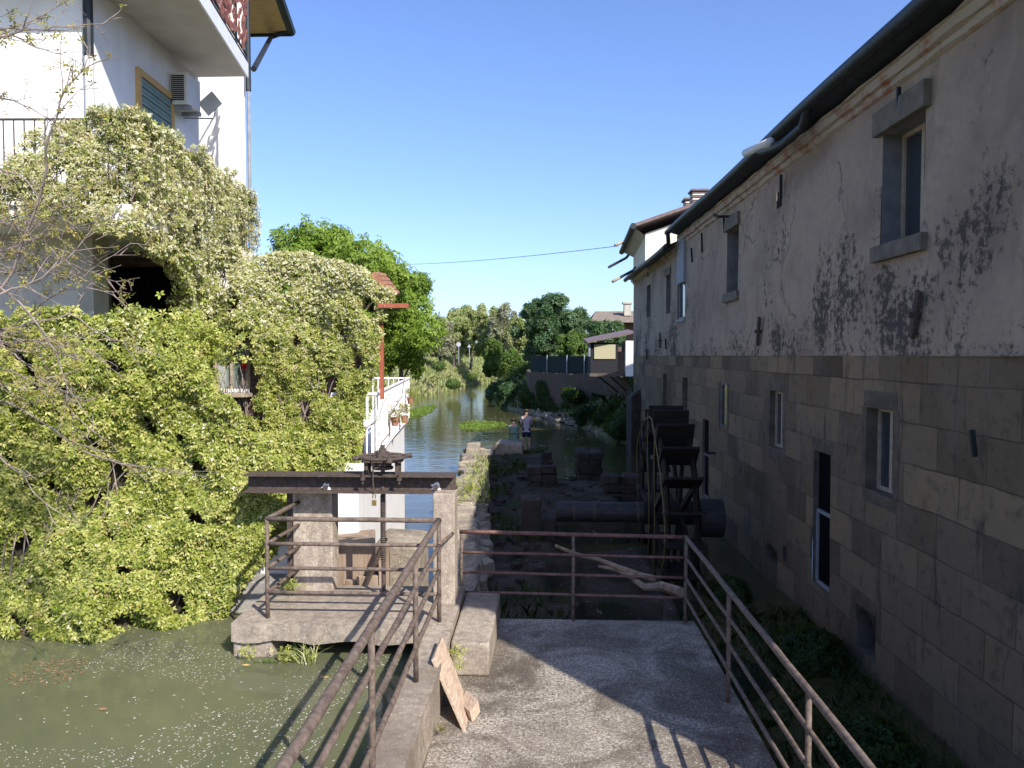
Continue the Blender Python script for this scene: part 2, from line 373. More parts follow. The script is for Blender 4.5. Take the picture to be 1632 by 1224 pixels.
m_water('canal_water', (.098,.106,.056), .07, 1.1, 6, .35, .02, .35, (.13,.132,.072), (1,1,1))
t = NT('window_glass'); t.fin((.035,.045,.055), .06, spec=.8); M['glass'] = t.m
t = NT('veranda_glass'); n = t.noise(3.5, (1,1,.3), 3); t.fin(t.ramp(n, [(.4, (.10,.13,.125)), (.6, (.34,.37,.35))]), .12, spec=.8); M['veranda_glass'] = t.m
t = NT('yellow_pane'); t.fin((.42,.38,.24), .5); M['yellow_pane'] = t.m
t = NT('dark_void'); t.fin((.006,.006,.007), .95, spec=.05); M['void'] = t.m

# ------------------------------------------------------------------ sky and sun
SD = Vector((.618, -.786, 0)).normalized() * math.cos(rad(39.1)); SD.z = math.sin(rad(39.1))
W = bpy.data.worlds.new('World'); S.world = W; W.use_nodes = True; wt = W.node_tree
sky = wt.nodes.new('ShaderNodeTexSky'); sky.sky_type = 'NISHITA'; sky.sun_disc = False
sky.sun_elevation = rad(39.1); sky.sun_rotation = math.atan2(SD.x, SD.y)
sky.air_density = 1.0; sky.dust_density = 1.1; sky.ozone_density = 2.2
bg = wt.nodes['Background']; tint = wt.nodes.new('ShaderNodeMix'); tint.data_type = 'RGBA'; tint.blend_type = 'MULTIPLY'; tint.inputs[0].default_value = 1
wt.links.new(sky.outputs[0], tint.inputs[6]); tint.inputs[7].default_value = (1.03,1.14,1.50,1)
wt.links.new(tint.outputs[2], bg.inputs[0]); bg.inputs[1].default_value = .115
sl = bpy.data.lights.new('sun', 'SUN'); sl.energy = 5.0; sl.angle = rad(.53); sl.color = (1, .95, .86)
so = bpy.data.objects.new('sun', sl); COL.objects.link(so); so.rotation_euler = (-SD).to_track_quat('-Z', 'Y').to_euler(); so.location = (20, -25, 40)
S.view_settings.view_transform = 'Standard'; S.view_settings.look = 'None'; S.view_settings.exposure = .55
S.render.resolution_x = 1024; S.render.resolution_y = 768

# ------------------------------------------------------------------ terrain and water
RIV = np.array([(-14,-60),(-14,10),(-5,12),(-4.0,18),(-6,26),(-9,40),(-12.2,60),(-12.6,75),(-10.8,95),(-7.5,128),(0,150),(30,165),(30,150),(2,135),(-4.6,117),(-4.9,95),(-5.2,78),(-4.2,66),(-2.0,56.5),(.6,50),(3.0,41),(4.0,36),(4.6,32.5),(6.5,31.5),(6.5,-60)])
def sdist(X, Y):
    px, py = X.ravel(), Y.ravel(); d = np.full(px.shape, 1e9); ins = np.zeros(px.shape, bool); n = len(RIV)
    for i in range(n):
        a, b = RIV[i], RIV[(i+1) % n]; e = b-a
        t_ = np.clip(((px-a[0])*e[0] + (py-a[1])*e[1])/(e@e), 0, 1)
        d = np.minimum(d, np.hypot(px-a[0]-t_*e[0], py-a[1]-t_*e[1]))
        c = ((a[1] > py) != (b[1] > py)) & (px < (b[0]-a[0])*(py-a[1])/(b[1]-a[1]+1e-12)+a[0]); ins ^= c
    return np.where(ins, -d, d).reshape(X.shape)
def spaced(a, b, c, s0, g, far):
    v = list(np.arange(a, b, s0)); s_ = s0
    while v[-1] < far[1]: s_ *= g; v.append(v[-1]+s_)
    s_ = s0; w = [a]
    while w[-1] > far[0]: s_ *= g; w.append(w[-1]-s_)
    return np.array(sorted(set(w[1:] + v)))
xs = spaced(-32, 24, 0, .7, 1.15, (-1500, 1500)); ys = spaced(-4, 150, 0, .8, 1.15, (-900, 2200))
GX, GY = np.meshgrid(xs, ys, indexing='ij'); SDI = sdist(GX, GY)
left = GX < np.interp(GY, [0, 30, 60, 100, 130, 160], [0, -1, -8, -8, -5, 10])
nz = make_noise(.35, 3); pp = np.stack([GX.ravel(), GY.ravel(), np.zeros(GX.size)], 1)
nv = nz(pp).reshape(GX.shape); nb = make_noise(1.4, 5)(pp).reshape(GX.shape)
hl = -1.9 + np.clip((SDI+.8)/6.0, 0, 1)**.75 * 4.45; hr = -1.7 + np.clip((SDI+.8)/3.4, 0, 1)**.8 * 3.7
H = np.where(left, hl, hr); H = np.where(SDI < -.8, -1.9, H)
H += np.clip(SDI/4, 0, 1)*nv*.22 + np.clip(SDI/2, 0, 1)*nb*.10
H = np.where((GY < 31.5) & (GX > 0), -1.9, H)
H = np.where((GY < 34) & (GX > 6.6), -.2, H)
def terrain_z(x, y):
    i = np.clip(np.searchsorted(xs, x)-1, 0, len(xs)-2); j = np.clip(np.searchsorted(ys, y)-1, 0, len(ys)-2)
    tx = (x-xs[i])/(xs[i+1]-xs[i]); ty = (y-ys[j])/(ys[j+1]-ys[j])
    return (H[i,j]*(1-tx)+H[i+1,j]*tx)*(1-ty) + (H[i,j+1]*(1-tx)+H[i+1,j+1]*tx)*ty
def gridmesh(name, X, Y, Z, mat, keep=None, par=None, smooth=True):
    V = np.stack([X.ravel(), Y.ravel(), Z.ravel()], 1); I = np.arange(X.size).reshape(X.shape)
    Q = np.stack([I[:-1,:-1], I[1:,:-1], I[1:,1:], I[:-1,1:]], -1)
    if keep is not None: Q = Q[keep]
    return npmesh(name, V, Q.reshape(-1, 4), mat, par, smooth=smooth)
tag(gridmesh('ground', GX, GY, H, M['ground_soil']), 'grassy land on both sides of the river reaching the horizon', 'ground', kind='structure')
wx = spaced(-34, 24, 0, 2, 1.5, (-60, 40)); 
tag(MB().add([(-45,-60,-1),(40,-60,-1),(40,170,-1),(-45,170,-1)], [(0,1,2,3)]).build('river', M['river_water']), 'calm river water curving away between green banks', 'river', kind='structure')
tag(MB().prism([(-9,-30),(-1.14,-30),(-1.14,8.7),(-9,8.7)], -1.85, .07).build('canal_water', M['canal_water']), 'murky green canal water held back above the sluice', 'canal water', kind='structure')

# ------------------------------------------------------------------ terrace, kerb wall, deck
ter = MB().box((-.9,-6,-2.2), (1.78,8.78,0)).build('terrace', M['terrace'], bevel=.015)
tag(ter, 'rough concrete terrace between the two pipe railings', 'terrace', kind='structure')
kw = MB()
ysq = np.linspace(-6, 7.2, 34)
for i in range(len(ysq)-1):
    w = lambda k: .012*math.sin(k*2.3)+.008*math.sin(k*5.1)
    a, b = ysq[i], ysq[i+1]; kw.prism([(-1.17,a),(-.895+w(i),a),(-.895+w(i+1),b),(-1.17,b)], -2, [.40,.40+w(i)*.5,.40+w(i+1)*.5,.40])
kw.box((-1.18,7.2,-2), (-.9,8.7,.405))
t_kerb = kw.build('kerb_wall', M['concrete']); tag(t_kerb, 'low raised concrete kerb wall beside the green canal', 'wall')
# sluice deck
sl_root = empty('sluice_deck', (-1.95,7.9,.4), 'concrete footbridge deck over the canal beneath the iron handwheel', 'footbridge')
n_ = 14; dk = MB(); xx = [ -3.12 + (1.935)*i/n_ for i in range(n_+1)]
for i in range(n_):
    a, b = xx[i], xx[i+1]; lo_ = lambda x: .235+.02*math.sin(x*9)
    dk.prism([(a,7.33+.01*math.sin(a*20)),(b,7.33+.01*math.sin(b*20)),(b,8.62),(a,8.62)], [lo_(a),lo_(b),.23,.23], .42)
dk.build('deck_slab', M['concrete'], sl_root)
MB().prism([(-3.12,7.37),(-2.72,7.37),(-2.68,7.75),(-3.12,7.75)], [-.9]*4, [.24,.24,.24,.24]).build('deck_leg', M['concrete'], sl_root, bevel=.02)
MB().box((-3.12,8.50,-2), (-1.19,8.75,.22)).build('weir_wall', M['concrete'], sl_root)
def pier(x0, x1, y0, y1, z0, z1, label):
    m = MB(); n = 12
    for i in range(n):
        a = z0+(z1-z0)*i/n; b = z0+(z1-z0)*(i+1)/n; w = .004*math.sin(i*3)
        m.prism([(x0-w,y0),(x1+w,y0),(x1+w,y1),(x0-w,y1)], a, b)
    o = MB().box((x0,y0,z0), (x1,y1,z1)).build('concrete_pier', M['pier_concrete'], bevel=.015)
    return tag(o, label, 'pier')
q0, q1 = P(467,900,8.35), P(530,900,8.35)
pier(q0.x, q1.x, 8.35, 8.62, .42, 1.575, 'broad weathered concrete pier under the left of the iron beam')
q2, q3 = P(690,900,8.0), P(725,900,8.0)
pier(q2.x, q3.x, 8.0, 8.28, .40, 1.62, 'narrow speckled concrete pier under the right end of the iron beam')
MB_dark = MB().box((q0.x-.075,8.38,.42), (q0.x-.004,8.6,1.57)).build('guide_rail', M['rust_iron']); tag(MB_dark, 'dark iron gate guide standing along the broad concrete pier', 'gate guide')
# beam
br_ = empty('iron_beam', (-2,8.2,1.6), 'heavy dark iron I beam lying across the two concrete piers', 'beam')
bx0 = P(392,770,8.15).x; bx1 = P(725,770,8.15).x
zt = P(700,757,8.15).z; zb = P(700,786,8.15).z
MB().box((bx0,8.08,zt-.018), (bx1,8.36,zt)).box((bx0,8.08,zb), (bx1,8.36,zb+.018)).box((bx0,8.215,zb+.018), (bx1,8.235,zt-.018)).build('beam_body', M['rust_iron'], br_)
for px in (519, 695):
    c = P(px, 777, 8.2); d = MB().tube([(c.x,8.165,c.z),(c.x,8.21,c.z)], .028, 6); d.build('bolt', M['rust_iron'], br_)
    m = MB(); vs = [(c.x,8.2115,c.z)]; 
    for k in range(14):
        r = .055*random.uniform(.65,1.25); vs.append((c.x+r*math.cos(k*.449), 8.2115, c.z+r*math.sin(k*.449)*.95))
    m.add(vs, [(0,k+1,(k+1)%14+1) for k in range(14)]); m.build('paint_mark', M['white_paint'], br_)
for px in (578, 636):
    c = P(px, 765, 8.06); MB().tube([(c.x,8.06,zt-.09),(c.x,8.06,zt+.05)], .012, 6).tube([(c.x,8.06,zt-.05),(c.x,8.06,zt-.02)], .028, 6).build('clamp_bolt', M['rust_iron'], br_)
# handwheel
hw = empty('handwheel', (P(610,740,8.22).x, 8.22, zt), 'rusty iron handwheel gear with threaded spindle on the beam', 'handwheel')
hc = P(610,728,8.22); R_ = .27
rg = MB().ring(hc+Vector((0,0,.0)), R_-.02, .026, 'Z', 36, 8, sq=.018)
rg.build('wheel_rim', M['rust_iron'], hw, smooth=True)
for k in range(4):
    a = rad(25+90*k); d = Vector((math.cos(a), math.sin(a), 0))
    MB().tube([hc+d*.06, hc+d*.22], .017, 6).build('spoke', M['rust_iron'], hw)
    MB().tube([hc+d*.24+Vector((0,0,.0)), hc+d*.33], [.024,.03], 8).build('handle', M['rust_iron'], hw)
MB().tube([hc+Vector((0,0,-.09)), hc+Vector((0,0,-.02)), hc+Vector((0,0,.0)), hc+Vector((0,0,.055)), hc+Vector((0,0,.06)), hc+Vector((0,0,.09))], [.10,.10,.085,.075,.045,.04], 14).build('hub', M['rust_iron'], hw)
MB().ring(hc+Vector((0,0,-.12)), .10, .018, 'Z', 20, 6).build('collar', M['rust_iron'], hw)
for s_ in (-1, 1):
    MB().box((hc.x+s_*.17-.02,8.14,zt), (hc.x+s_*.17+.02,8.30,hc.z-.05)).box((hc.x+s_*.17-.045,8.12,hc.z-.055),(hc.x+s_*.17+.045,8.32,hc.z-.035)).build('bracket', M['rust_iron'], hw)
MB().box((hc.x-.21,8.10,hc.z-.052), (hc.x+.21,8.34,hc.z-.034)).build('plate', M['rust_iron'], hw)
MB().tube([hc+Vector((0,0,.13)), Vector((hc.x,8.22,-.3))], .024, 8).build('spindle', M['rust_iron'], hw)
th = MB(); th.tube([(hc.x+.028*math.cos(k*.9), 8.22+.028*math.sin(k*.9), 1.56-k*.0034) for k in range(220)], .008, 4); th.build('thread', M['rust_iron'], hw)
c = P(596,790,8.05)
ch = empty('padlock', (c.x,8.05,c.z), 'small brown padlock hanging from a rod below the handwheel', 'padlock')
MB().box((c.x-.024,8.04,P(596,806,8.05).z), (c.x+.024,8.065,P(596,797,8.05).z)).build('lock_body', M['brass'], ch, bevel=.004)
MB().tube([(c.x-.014,8.05,c.z-.03),(c.x-.014,8.05,c.z+.01),(c.x,8.05,c.z+.022),(c.x+.014,8.05,c.z+.01),(c.x+.014,8.05,c.z-.03)], .005, 6).build('shackle', M['rust_iron'], ch)
MB().tube([(c.x,8.05,c.z+.02),(c.x-.012,8.055,zt-.05),(c.x-.005,8.05,zt+.25)], .008, 6).build('rod', M['rust_iron'], ch)
# wooden gates and blocks past the piers
def tri(name, pts, z0, z1, mat, label, cat, bev=.02):
    return tag(MB().prism(pts, z0, z1).build(name, M[mat], bevel=bev), label, cat)
tri('concrete_block', [(-2.22,9.75),(-1.62,9.75),(-1.62,10.6),(-2.22,10.6)], -1.4, [.63,.60,.62,.65], 'rubble', 'weathered stone block standing behind the threaded spindle', 'block', .05)
tri('spillway_wall', [(-2.60,8.95),(-2.02,8.95),(-2.30,10.2),(-2.85,10.2)], -1.4, [.78,.86,.72,.66], 'old_wood', 'brown slanted spillway wall between broad pier and spindle', 'wall', .03)
gt = empty('sluice_gate', (-2.3,8.85,0), 'dark wooden sluice gate boards set beside the broad pier', 'sluice gate')
for i in range(4):
    x = q1.x+.02+i*.135; MB().box((x,8.8,-1.2), (x+.125,8.86,.42+.05*math.sin(i*2.1)+.42*(i > 2)+.1*(i == 2))).build('board', M['old_wood'], gt, bevel=.006)
MB().tube([(q1.x+.08,8.75,-.1),(q1.x+.52,8.75,.95)], .03, 4).build('brace', M['rust_iron'], gt)
# canal ledge below the vines
tag(MB().prism([(-4.6,8.72),(-3.09,8.62),(-3.09,9.3),(-4.6,9.3)], -1.5, [.44,.44,.46,.46]).build('canal_ledge', M['ledge'], bevel=.015), 'pale concrete ledge at the foot of the vine by the canal', 'ledge')
# block at the terrace corner
tag(MB().prism([(-.885,7.14),(-.51,7.14),(-.49,8.66),(-.885,8.66)], 0.004, [.34,.33,.34,.35]).build('corner_block', M['concrete'], bevel=.025), 'squat concrete block in the far left corner of the terrace', 'block')
# leaning boards
lb = MB(); vs = [Vector(v) for v in ((-.925,6.86,.50),(-.945,6.42,.47),(-.63,6.08,.004),(-.635,6.50,.004))]
nrm = (vs[1]-vs[0]).cross(vs[3]-vs[0]).normalized(); back = [v+nrm*(.028 if nrm.x < 0 else -.028) for v in vs]
lb.add(vs+back, [(0,1,2,3),(7,6,5,4),(0,4,5,1),(1,5,6,2),(2,6,7,3),(3,7,4,0)])
tag(lb.build('wooden_board', M['board_wood'], bevel=.003), 'split weathered plank leaning on the low kerb wall', 'board')
c = P(748,1100,6.4); tag(MB().obox((c.x,c.y,.06), (.03,.05,.03), (-.06,.10,.0), (-.01,0,.05)).build('wood_scrap', M['board_wood'], bevel=.004), 'short scrap of wood behind the leaning plank', 'board')

# ------------------------------------------------------------------ railings
def rail(p, q, r, mat, par, name='rail', sag=0):
    p, q = Vector(p), Vector(q); n = max(3, int((q-p).length/.3)); pts = []
    for i in range(n+1):
        t_ = i/n; v = p.lerp(q, t_); v += Vector((random.uniform(-1,1), 0, random.uniform(-1,1)))*.0025; pts.append(v)
    MB().tube(pts, r, 10).build(name, M[mat], par, smooth=True)
lr = empty('pipe_railing', (-1.045,7.5,.4), 'brown pipe railing along the kerb wall and deck edge', 'railing')
XL, YF = -1.045, 7.5; zL = [1.44,1.185,.935,.685]; xl = P(426,900,7.5).x
for i, z in enumerate(zL):
    rail((XL,-1.5,z), (XL,YF,z), .030 if i == 0 else .021, 'rail_paint', lr)
    rail((xl,YF,z), (XL,YF,z), .025 if i == 0 else .020, 'rail_paint', lr)
    rail((xl,YF,z), (xl+.05,8.34,z+.005), .024 if i == 0 else .020, 'rail_paint', lr)
for x, y in ((XL,YF),(xl,YF),(XL,6.1),(XL,4.5),(XL,2.9),(XL,1.3)): rail((x,y,.40), (x,y,1.44), .022, 'rail_paint', lr, 'post')
rail((XL,YF,1.19), (-.96,8.02,1.19), .018, 'rail_paint', lr, 'stay')
rr = empty('pipe_railing', (1.66,8.72,0), 'rusty pipe railing round the terrace far edge and mill side', 'railing')
XR, YR = 1.66, 8.72; zr = [1.03,.79,.555,.32]
for i, z in enumerate(zr):
    rail((-.97,YR,z+.01), (XR,YR,z-.03), .024 if i == 0 else .017, 'red_rail', rr)
    rail((XR,YR,z-.03), (XR,-1.5,z-.0), .026 if i == 0 else .018, 'rail_paint', rr)
for x, y in ((-.95,YR),(.36,YR),(XR,YR),(XR,6.7),(XR,4.69),(XR,2.7),(XR,.8)): rail((x,y,0), (x,y,1.02), .020, 'rail_paint', rr, 'post')

# ------------------------------------------------------------------ mill
mill = empty('mill_building', (4.4,12,-1.5), 'long old watermill with stained plaster above squared stone', 'mill')
YE, YC, Y0 = PM(1010,500)[0], PM(1087,500)[0], 2.03; ZT = 6.30; ZB = -2.0
OP = []   # (kind, Y0, Y1, z0, z1, depth)
def op(kind, pl, pr, yt, yb, depth=.3):
    pc = (pl+pr)/2; Ya = PM(pr, 567)[0]; Yb = PM(pl, 567)[0]
    OP.append((kind, Ya, Yb, PM(pc, yb)[1], PM(pc, yt)[1], depth)); return OP[-1]
U1 = op('u', 1401, 1467, 200, 383, .27); U2 = op('u2', 1157, 1175, 366, 466, .42); U3 = op('blue', 1079, 1091, 446, 508, .08)
V1 = op('vent', 1235, 1243, 306, 333, .25); U4 = op('u2', 1061, 1068, 440, 500, .3); U5 = op('u2', 1030, 1036, 455, 505, .3)
L1 = op('l', 1384, 1428, 652, 788, .17); L2 = op('l2', 1229, 1250, 624, 715, .12); L3 = op('l3', 1148, 1160, 610, 682, .05)
L4 = op('l3', 1088, 1096, 602, 660, .3); L5 = op('l3', 1057, 1063, 596, 650, .3)
D1 = op('door', 1300, 1328, 722, 942, .08); D2 = op('door2', 1121, 1131, 669, 795, .06)
A1 = op('arch', 1372, 1403, 978, 1050, .6); A2 = op('arch', 1225, 1243, 873, 898, .6); A3 = op('arch', 1252, 1258, 873, 900, .3)
def MP(Y, z, off=0): return (MA + MB_*Y - off, Y, z)
def cuts(vals, lo, hi, step):
    vals = sorted(set([lo, hi] + [round(v, 5) for v in vals if lo < v < hi])); out = []
    for a, b in zip(vals, vals[1:]):
        n = max(1, int((b-a)/step)); out += [a+(b-a)*i/n for i in range(n)]
    return out + [hi]
Yc = cuts([o[1] for o in OP]+[o[2] for o in OP]+[YC], Y0, YE, .35); Zc = cuts([o[3] for o in OP]+[o[4] for o in OP]+[3.10], ZB, ZT, .35)
YY, ZZ = np.meshgrid(Yc, Zc, indexing='ij'); wn = make_noise(.9, 21); wn2 = make_noise(3.5, 22)
pw = np.stack([YY.ravel(), ZZ.ravel(), 0*YY.ravel()], 1); dsp = (wn(pw)*.012 + wn2(pw)*.006).reshape(YY.shape)
XX = MA + MB_*YY + dsp
yc = (YY[:-1,:-1]+YY[1:,1:])/2; zc = (ZZ[:-1,:-1]+ZZ[1:,1:])/2; keep = np.ones(yc.shape, bool)
for o in OP: keep &= ~((yc > o[1]) & (yc < o[2]) & (zc > o[3]) & (zc < o[4]))
gridmesh('wall', XX, YY, ZZ, M['mill_wall'], keep, mill)
MB().box((4.34,Y0-.001,ZB),(11.0,Y0+.02,ZT)).build('end_wall', M['mill_wall'], mill); MB().box((MA+MB_*YE,YE-.02,ZB),(11,YE,ZT)).build('end_wall', M['mill_wall'], mill)

for kind, a, b, z0, z1, dp in OP:
    m = MB(); o_ = .02
    q = [MP(a,z0,0),MP(b,z0,0),MP(b,z1,0),MP(a,z1,0)]; r = [MP(a,z0,-dp),MP(b,z0,-dp),MP(b,z1,-dp),MP(a,z1,-dp)]
    m.add(q+r, [(0,1,5,4),(1,2,6,5),(2,3,7,6),(3,0,4,7)])
    m.build('reveal', M['reveal_paint'] if kind in ('u','u2','blue') else M['jamb_stone'], mill)
    nm = 'door' if kind.startswith('door') else ('vent_hole' if kind in ('vent', 'arch') else 'window')
    back = MB().add(r, [(0,1,2,3)]).build(nm, M['void'] if kind in ('arch','vent','door','door2') else M['glass'], mill)
    if kind == 'vent': continue
    if kind == 'arch':
        m = MB(); k = 8; w = (b-a)/2; c_ = (a+b)/2; hh = min(w*.9, (z1-z0)*.6)
        for s_ in (0, 1):
            for i in range(k):
                t0, t1 = math.pi*i/k, math.pi*(i+1)/k
                p = [(c_-w*math.cos(t0), z1-hh+hh*math.sin(t0)), (c_-w*math.cos(t1), z1-hh+hh*math.sin(t1))]
                m.add([MP(p[0][0],p[0][1],.012),MP(p[1][0],p[1][1],.012),MP(p[1][0],z1+.01,.012),MP(p[0][0],z1+.01,.012)], [(0,1,2,3)])
        m.build('arch_head', M['mill_wall'], mill); continue
    fw = .05; d0 = -dp+.003; d1 = -dp+.035
    def fr(y_a, y_b, z_a, z_b, dd0=d0, dd1=d1):
        return MB().add([MP(y_a,z_a,dd0),MP(y_b,z_a,dd0),MP(y_b,z_b,dd0),MP(y_a,z_b,dd0),MP(y_a,z_a,dd1),MP(y_b,z_a,dd1),MP(y_b,z_b,dd1),MP(y_a,z_b,dd1)],
             [(3,2,1,0),(4,5,6,7),(0,1,5,4),(1,2,6,5),(2,3,7,6),(3,0,4,7)])
    mt = 'frame_tan' if kind in ('u','l','l2') else ('grey_pipe')
    if kind == 'l3': mt = 'reveal_paint'
    if kind in ('door', 'door2'):
        zm = z0 + (z1-z0)*.56
        for g in ((a,a+fw,z0,zm),(b-fw,b,z0,zm),(a,b,z0,z0+fw),(a,b,zm-fw,zm)): fr(*g).build('frame', M['grey_pipe' if kind == 'door' else 'reveal_paint'], back)
    else:
        for g in ((a,a+fw,z0,z1),(b-fw,b,z0,z1),(a+fw,b-fw,z0,z0+fw),(a+fw,b-fw,z1-fw,z1)): fr(*g).build('frame', M[mt], back)
        cy = (a+b)/2
        if kind in ('u','l','l2'): fr(cy-.035,cy+.035,z0+fw,z1-fw).build('frame', M[mt], back)
    if kind == 'l' : # open white shutter leaf
        pass
def slab(name, Ya, Yb, z0, z1, proj, mat, par=mill, inn=.05, bev=.012):
    m = MB().add([MP(Ya,z0,-inn),MP(Yb,z0,-inn),MP(Yb,z1,-inn),MP(Ya,z1,-inn),MP(Ya,z0,proj),MP(Yb,z0,proj),MP(Yb,z1,proj),MP(Ya,z1,proj)],
             [(3,2,1,0),(4,5,6,7),(0,1,5,4),(1,2,6,5),(2,3,7,6),(3,0,4,7)])
    return m.build(name, M[mat], par, bevel=bev)
def lint(o, ext, zh, zs, proj=.03, mat='dark_stone', sproj=None):
    if zh: slab('lintel', o[1]-ext, o[2]+ext, o[4]+.004, o[4]+zh, proj, mat)
    if zs: slab('sill', o[1]-ext, o[2]+ext, o[3]-zs, o[3]-.004, sproj or proj, mat)
lint(U1, .12, .30, .20, .09); lint(U2, .10, .28, .20, .07); lint(U3, .05, 0, .10, .05, 'grey_pipe'); lint(U4, .1, .25, 0, .05)
lint(L1, .08, .22, .16, .018, 'jamb_stone'); lint(L2, .06, .22, .22, .018, 'jamb_stone'); lint(D1, .06, .20, 0, .018, 'jamb_stone')
for o in (L1, L2, L3):
    for s_ in (0, 1):
        ya, yb = ((o[1]-.13, o[1]-.004) if s_ == 0 else (o[2]+.004, o[2]+.13))
        slab('jamb', ya, yb, o[3]-.003, o[4]+.003, .014, 'jamb_stone', bev=.006)
slab('string_course', Y0, YC, 3.085, 3.115, .012, 'mill_wall', bev=.004)
# downpipe box where roofs step
slab('pilaster', PM(1094,500)[0], PM(1083,500)[0], PM(1088,452)[1], PM(1088,372)[1], .10, 'grey_pipe')
# grey patch of smooth mortar
def anchor(px0, py0, px1, py1, w=.045):
    a_ = PM(px0, py0); b_ = PM(px1, py1); p, q = Vector(MP(a_[0],a_[1],.09)), Vector(MP(b_[0],b_[1],.05))
    d = (q-p).normalized(); s_ = Vector((0,1,0)); s_ = (s_-d*s_.dot(d)).normalized()*w
    o = MB().obox((p+q)/2, (q-p)/2, s_, d.cross(s_).normalized()*.025).build('anchor_iron', M['dark_metal'] if w < .04 else M['rust_iron'], mill, bevel=.006)
    if w > .04:
        c_ = (p+q)/2; MB().tube([c_+Vector((.1,0,0)), c_-Vector((.07,0,0))], .03, 6).build('stud', M['rust_iron'], o)
anchor(1478,464,1460,538); anchor(1218,506,1211,550); anchor(1056,531,1054,554)
for g in ((1445,138,1438,190),(1253,278,1249,317),(1124,371,1122,402),(1160,346,1158,368),(1107,395,1106,418),(1036,430,1035,440),(1034,556,1033,572),(1065,540,1064,556),(1564,685,1562,728)): anchor(*g, w=.018)
mm = PM(1165,345); MB().tube([MP(mm[0],mm[1],0), MP(mm[0],mm[1],.28), MP(mm[0]+.12,mm[1]+.06,.34)], .03, 6).build('iron_hook', M['dark_metal'], mill)
mm = PM(1140,722); MB().tube([MP(mm[0],mm[1],0), MP(mm[0],mm[1],.22)], .03, 6).build('iron_hook', M['dark_metal'], mill)
# cornice: brick courses with broken stucco
def cornice(Ya, Yb, zb, zt):
    n = int((Yb-Ya)/.3)
    m = MB(); prof = [(0,zb),(.05,zb+.02),(.06,zb+.09),(.12,zb+.10),(.13,zt-.03),(.17,zt-.02),(.17,zt),(-.1,zt),(-.1,zb)]
    vs = []; k = len(prof)
    for i in range(n+1):
        Y = Ya+(Yb-Ya)*i/n
        for j, (o_, z) in enumerate(prof):
            jt = random.uniform(-.012,.012) if 0 < j < 7 else 0; vs.append(MP(Y, z+jt*.7, o_+jt))
    fs = [(i*k+j, i*k+(j+1) % k, (i+1)*k+(j+1) % k, (i+1)*k+j) for i in range(n) for j in range(k)] + [tuple(range(k)), tuple(n*k+j for j in range(k))]
    m.add(vs, fs); m.build('cornice', M['cornice_brick'], mill)
cornice(Y0, YC, 6.29, 6.52); cornice(YC, YE, 6.12, 6.34)
def eave(Ya, Yb, zg, zc_, ridge=9.5, pitch=.40):
    xo = lambda Y: MA+MB_*Y-.38
    nn = 30; m = MB(); g = MB(); s2 = MB(); prev = None
    for i in range(nn):
        a_, b_ = Ya+(Yb-Ya)*i/nn, Ya+(Yb-Ya)*(i+1)/nn
        w = lambda Y: .02*math.sin(Y*.7)
        m.add([(xo(a_),a_,zg+.05+w(a_)),(xo(b_),b_,zg+.05+w(b_)),(ridge,b_,zg+.05+(ridge-xo(b_))*pitch),(ridge,a_,zg+.05+(ridge-xo(a_))*pitch)], [(0,1,2,3)])
        s2.add([(xo(a_)+.02,a_,zg-.02+w(a_)),(xo(b_)+.02,b_,zg-.02+w(b_)),(xo(b_)+.42,b_,zc_),(xo(a_)+.42,a_,zc_)], [(0,1,2,3)])
    m.build('roof', M['roof_tile'], mill); s2.build('soffit', M['dark_metal'], mill)
    MB().add([(ridge,Ya,zg+.05+(ridge-3.7)*pitch),(ridge,Yb,zg+.05+(ridge-3.7)*pitch),(ridge+5.7,Yb,zg),(ridge+5.7,Ya,zg)], [(0,1,2,3)]).build('roof', M['roof_tile'], mill)
    pth = [(xo(Y)-.05, Y, zg+.02*math.sin(Y*.7)) for Y in np.linspace(Ya-.05, Yb+.1, 30)]
    g.tube(pth, .085, 10); g.build('gutter', M['dark_metal'], mill, smooth=True)
eave(Y0, YC, 6.66, 6.52); eave(YC+.2, YE-.6, 6.28, 6.335)
MB().add([(4.3,Y0+.01,6.3),(9.5,Y0+.01,6.3),(9.5,Y0+.01,9.0),(4.3,Y0+.01,6.85)],[(0,1,2,3)]).build('gable', M['mill_wall'], mill)
# bent spouts on the gutter
def spout(pts, r=.055, par=mill, tip=None):
    MB().tube(pts, r, 8).build('downspout', M['dark_metal'], par, smooth=True)
    if tip: MB().tube([Vector(pts[-1])+(Vector(pts[-2])-Vector(pts[-1])).normalized()*.02, tip], r*1.02, 8).build('spout_tip', M['frame_tan'], par, smooth=True)
Ya = 3.8*1200/(1240-848.); 
spout([(3.78,Ya-.6,6.70),(3.80,Ya-.3,6.45),(3.74,Ya+.4,6.40),(3.62,Ya+1.2,6.50)], .07)
p1, p2 = P(1228,226,12.3), P(1188,244,13.6); MB().tube([p1, p2], [.075,.07], 8).build('zinc_spout', M['ac_white'], mill, smooth=True)
yy = YC-.3; spout([(3.55,yy,6.62),(3.62,yy+.3,6.35),(3.60,yy+1.2,6.22),(3.66,yy+2.0,6.32)], .06)
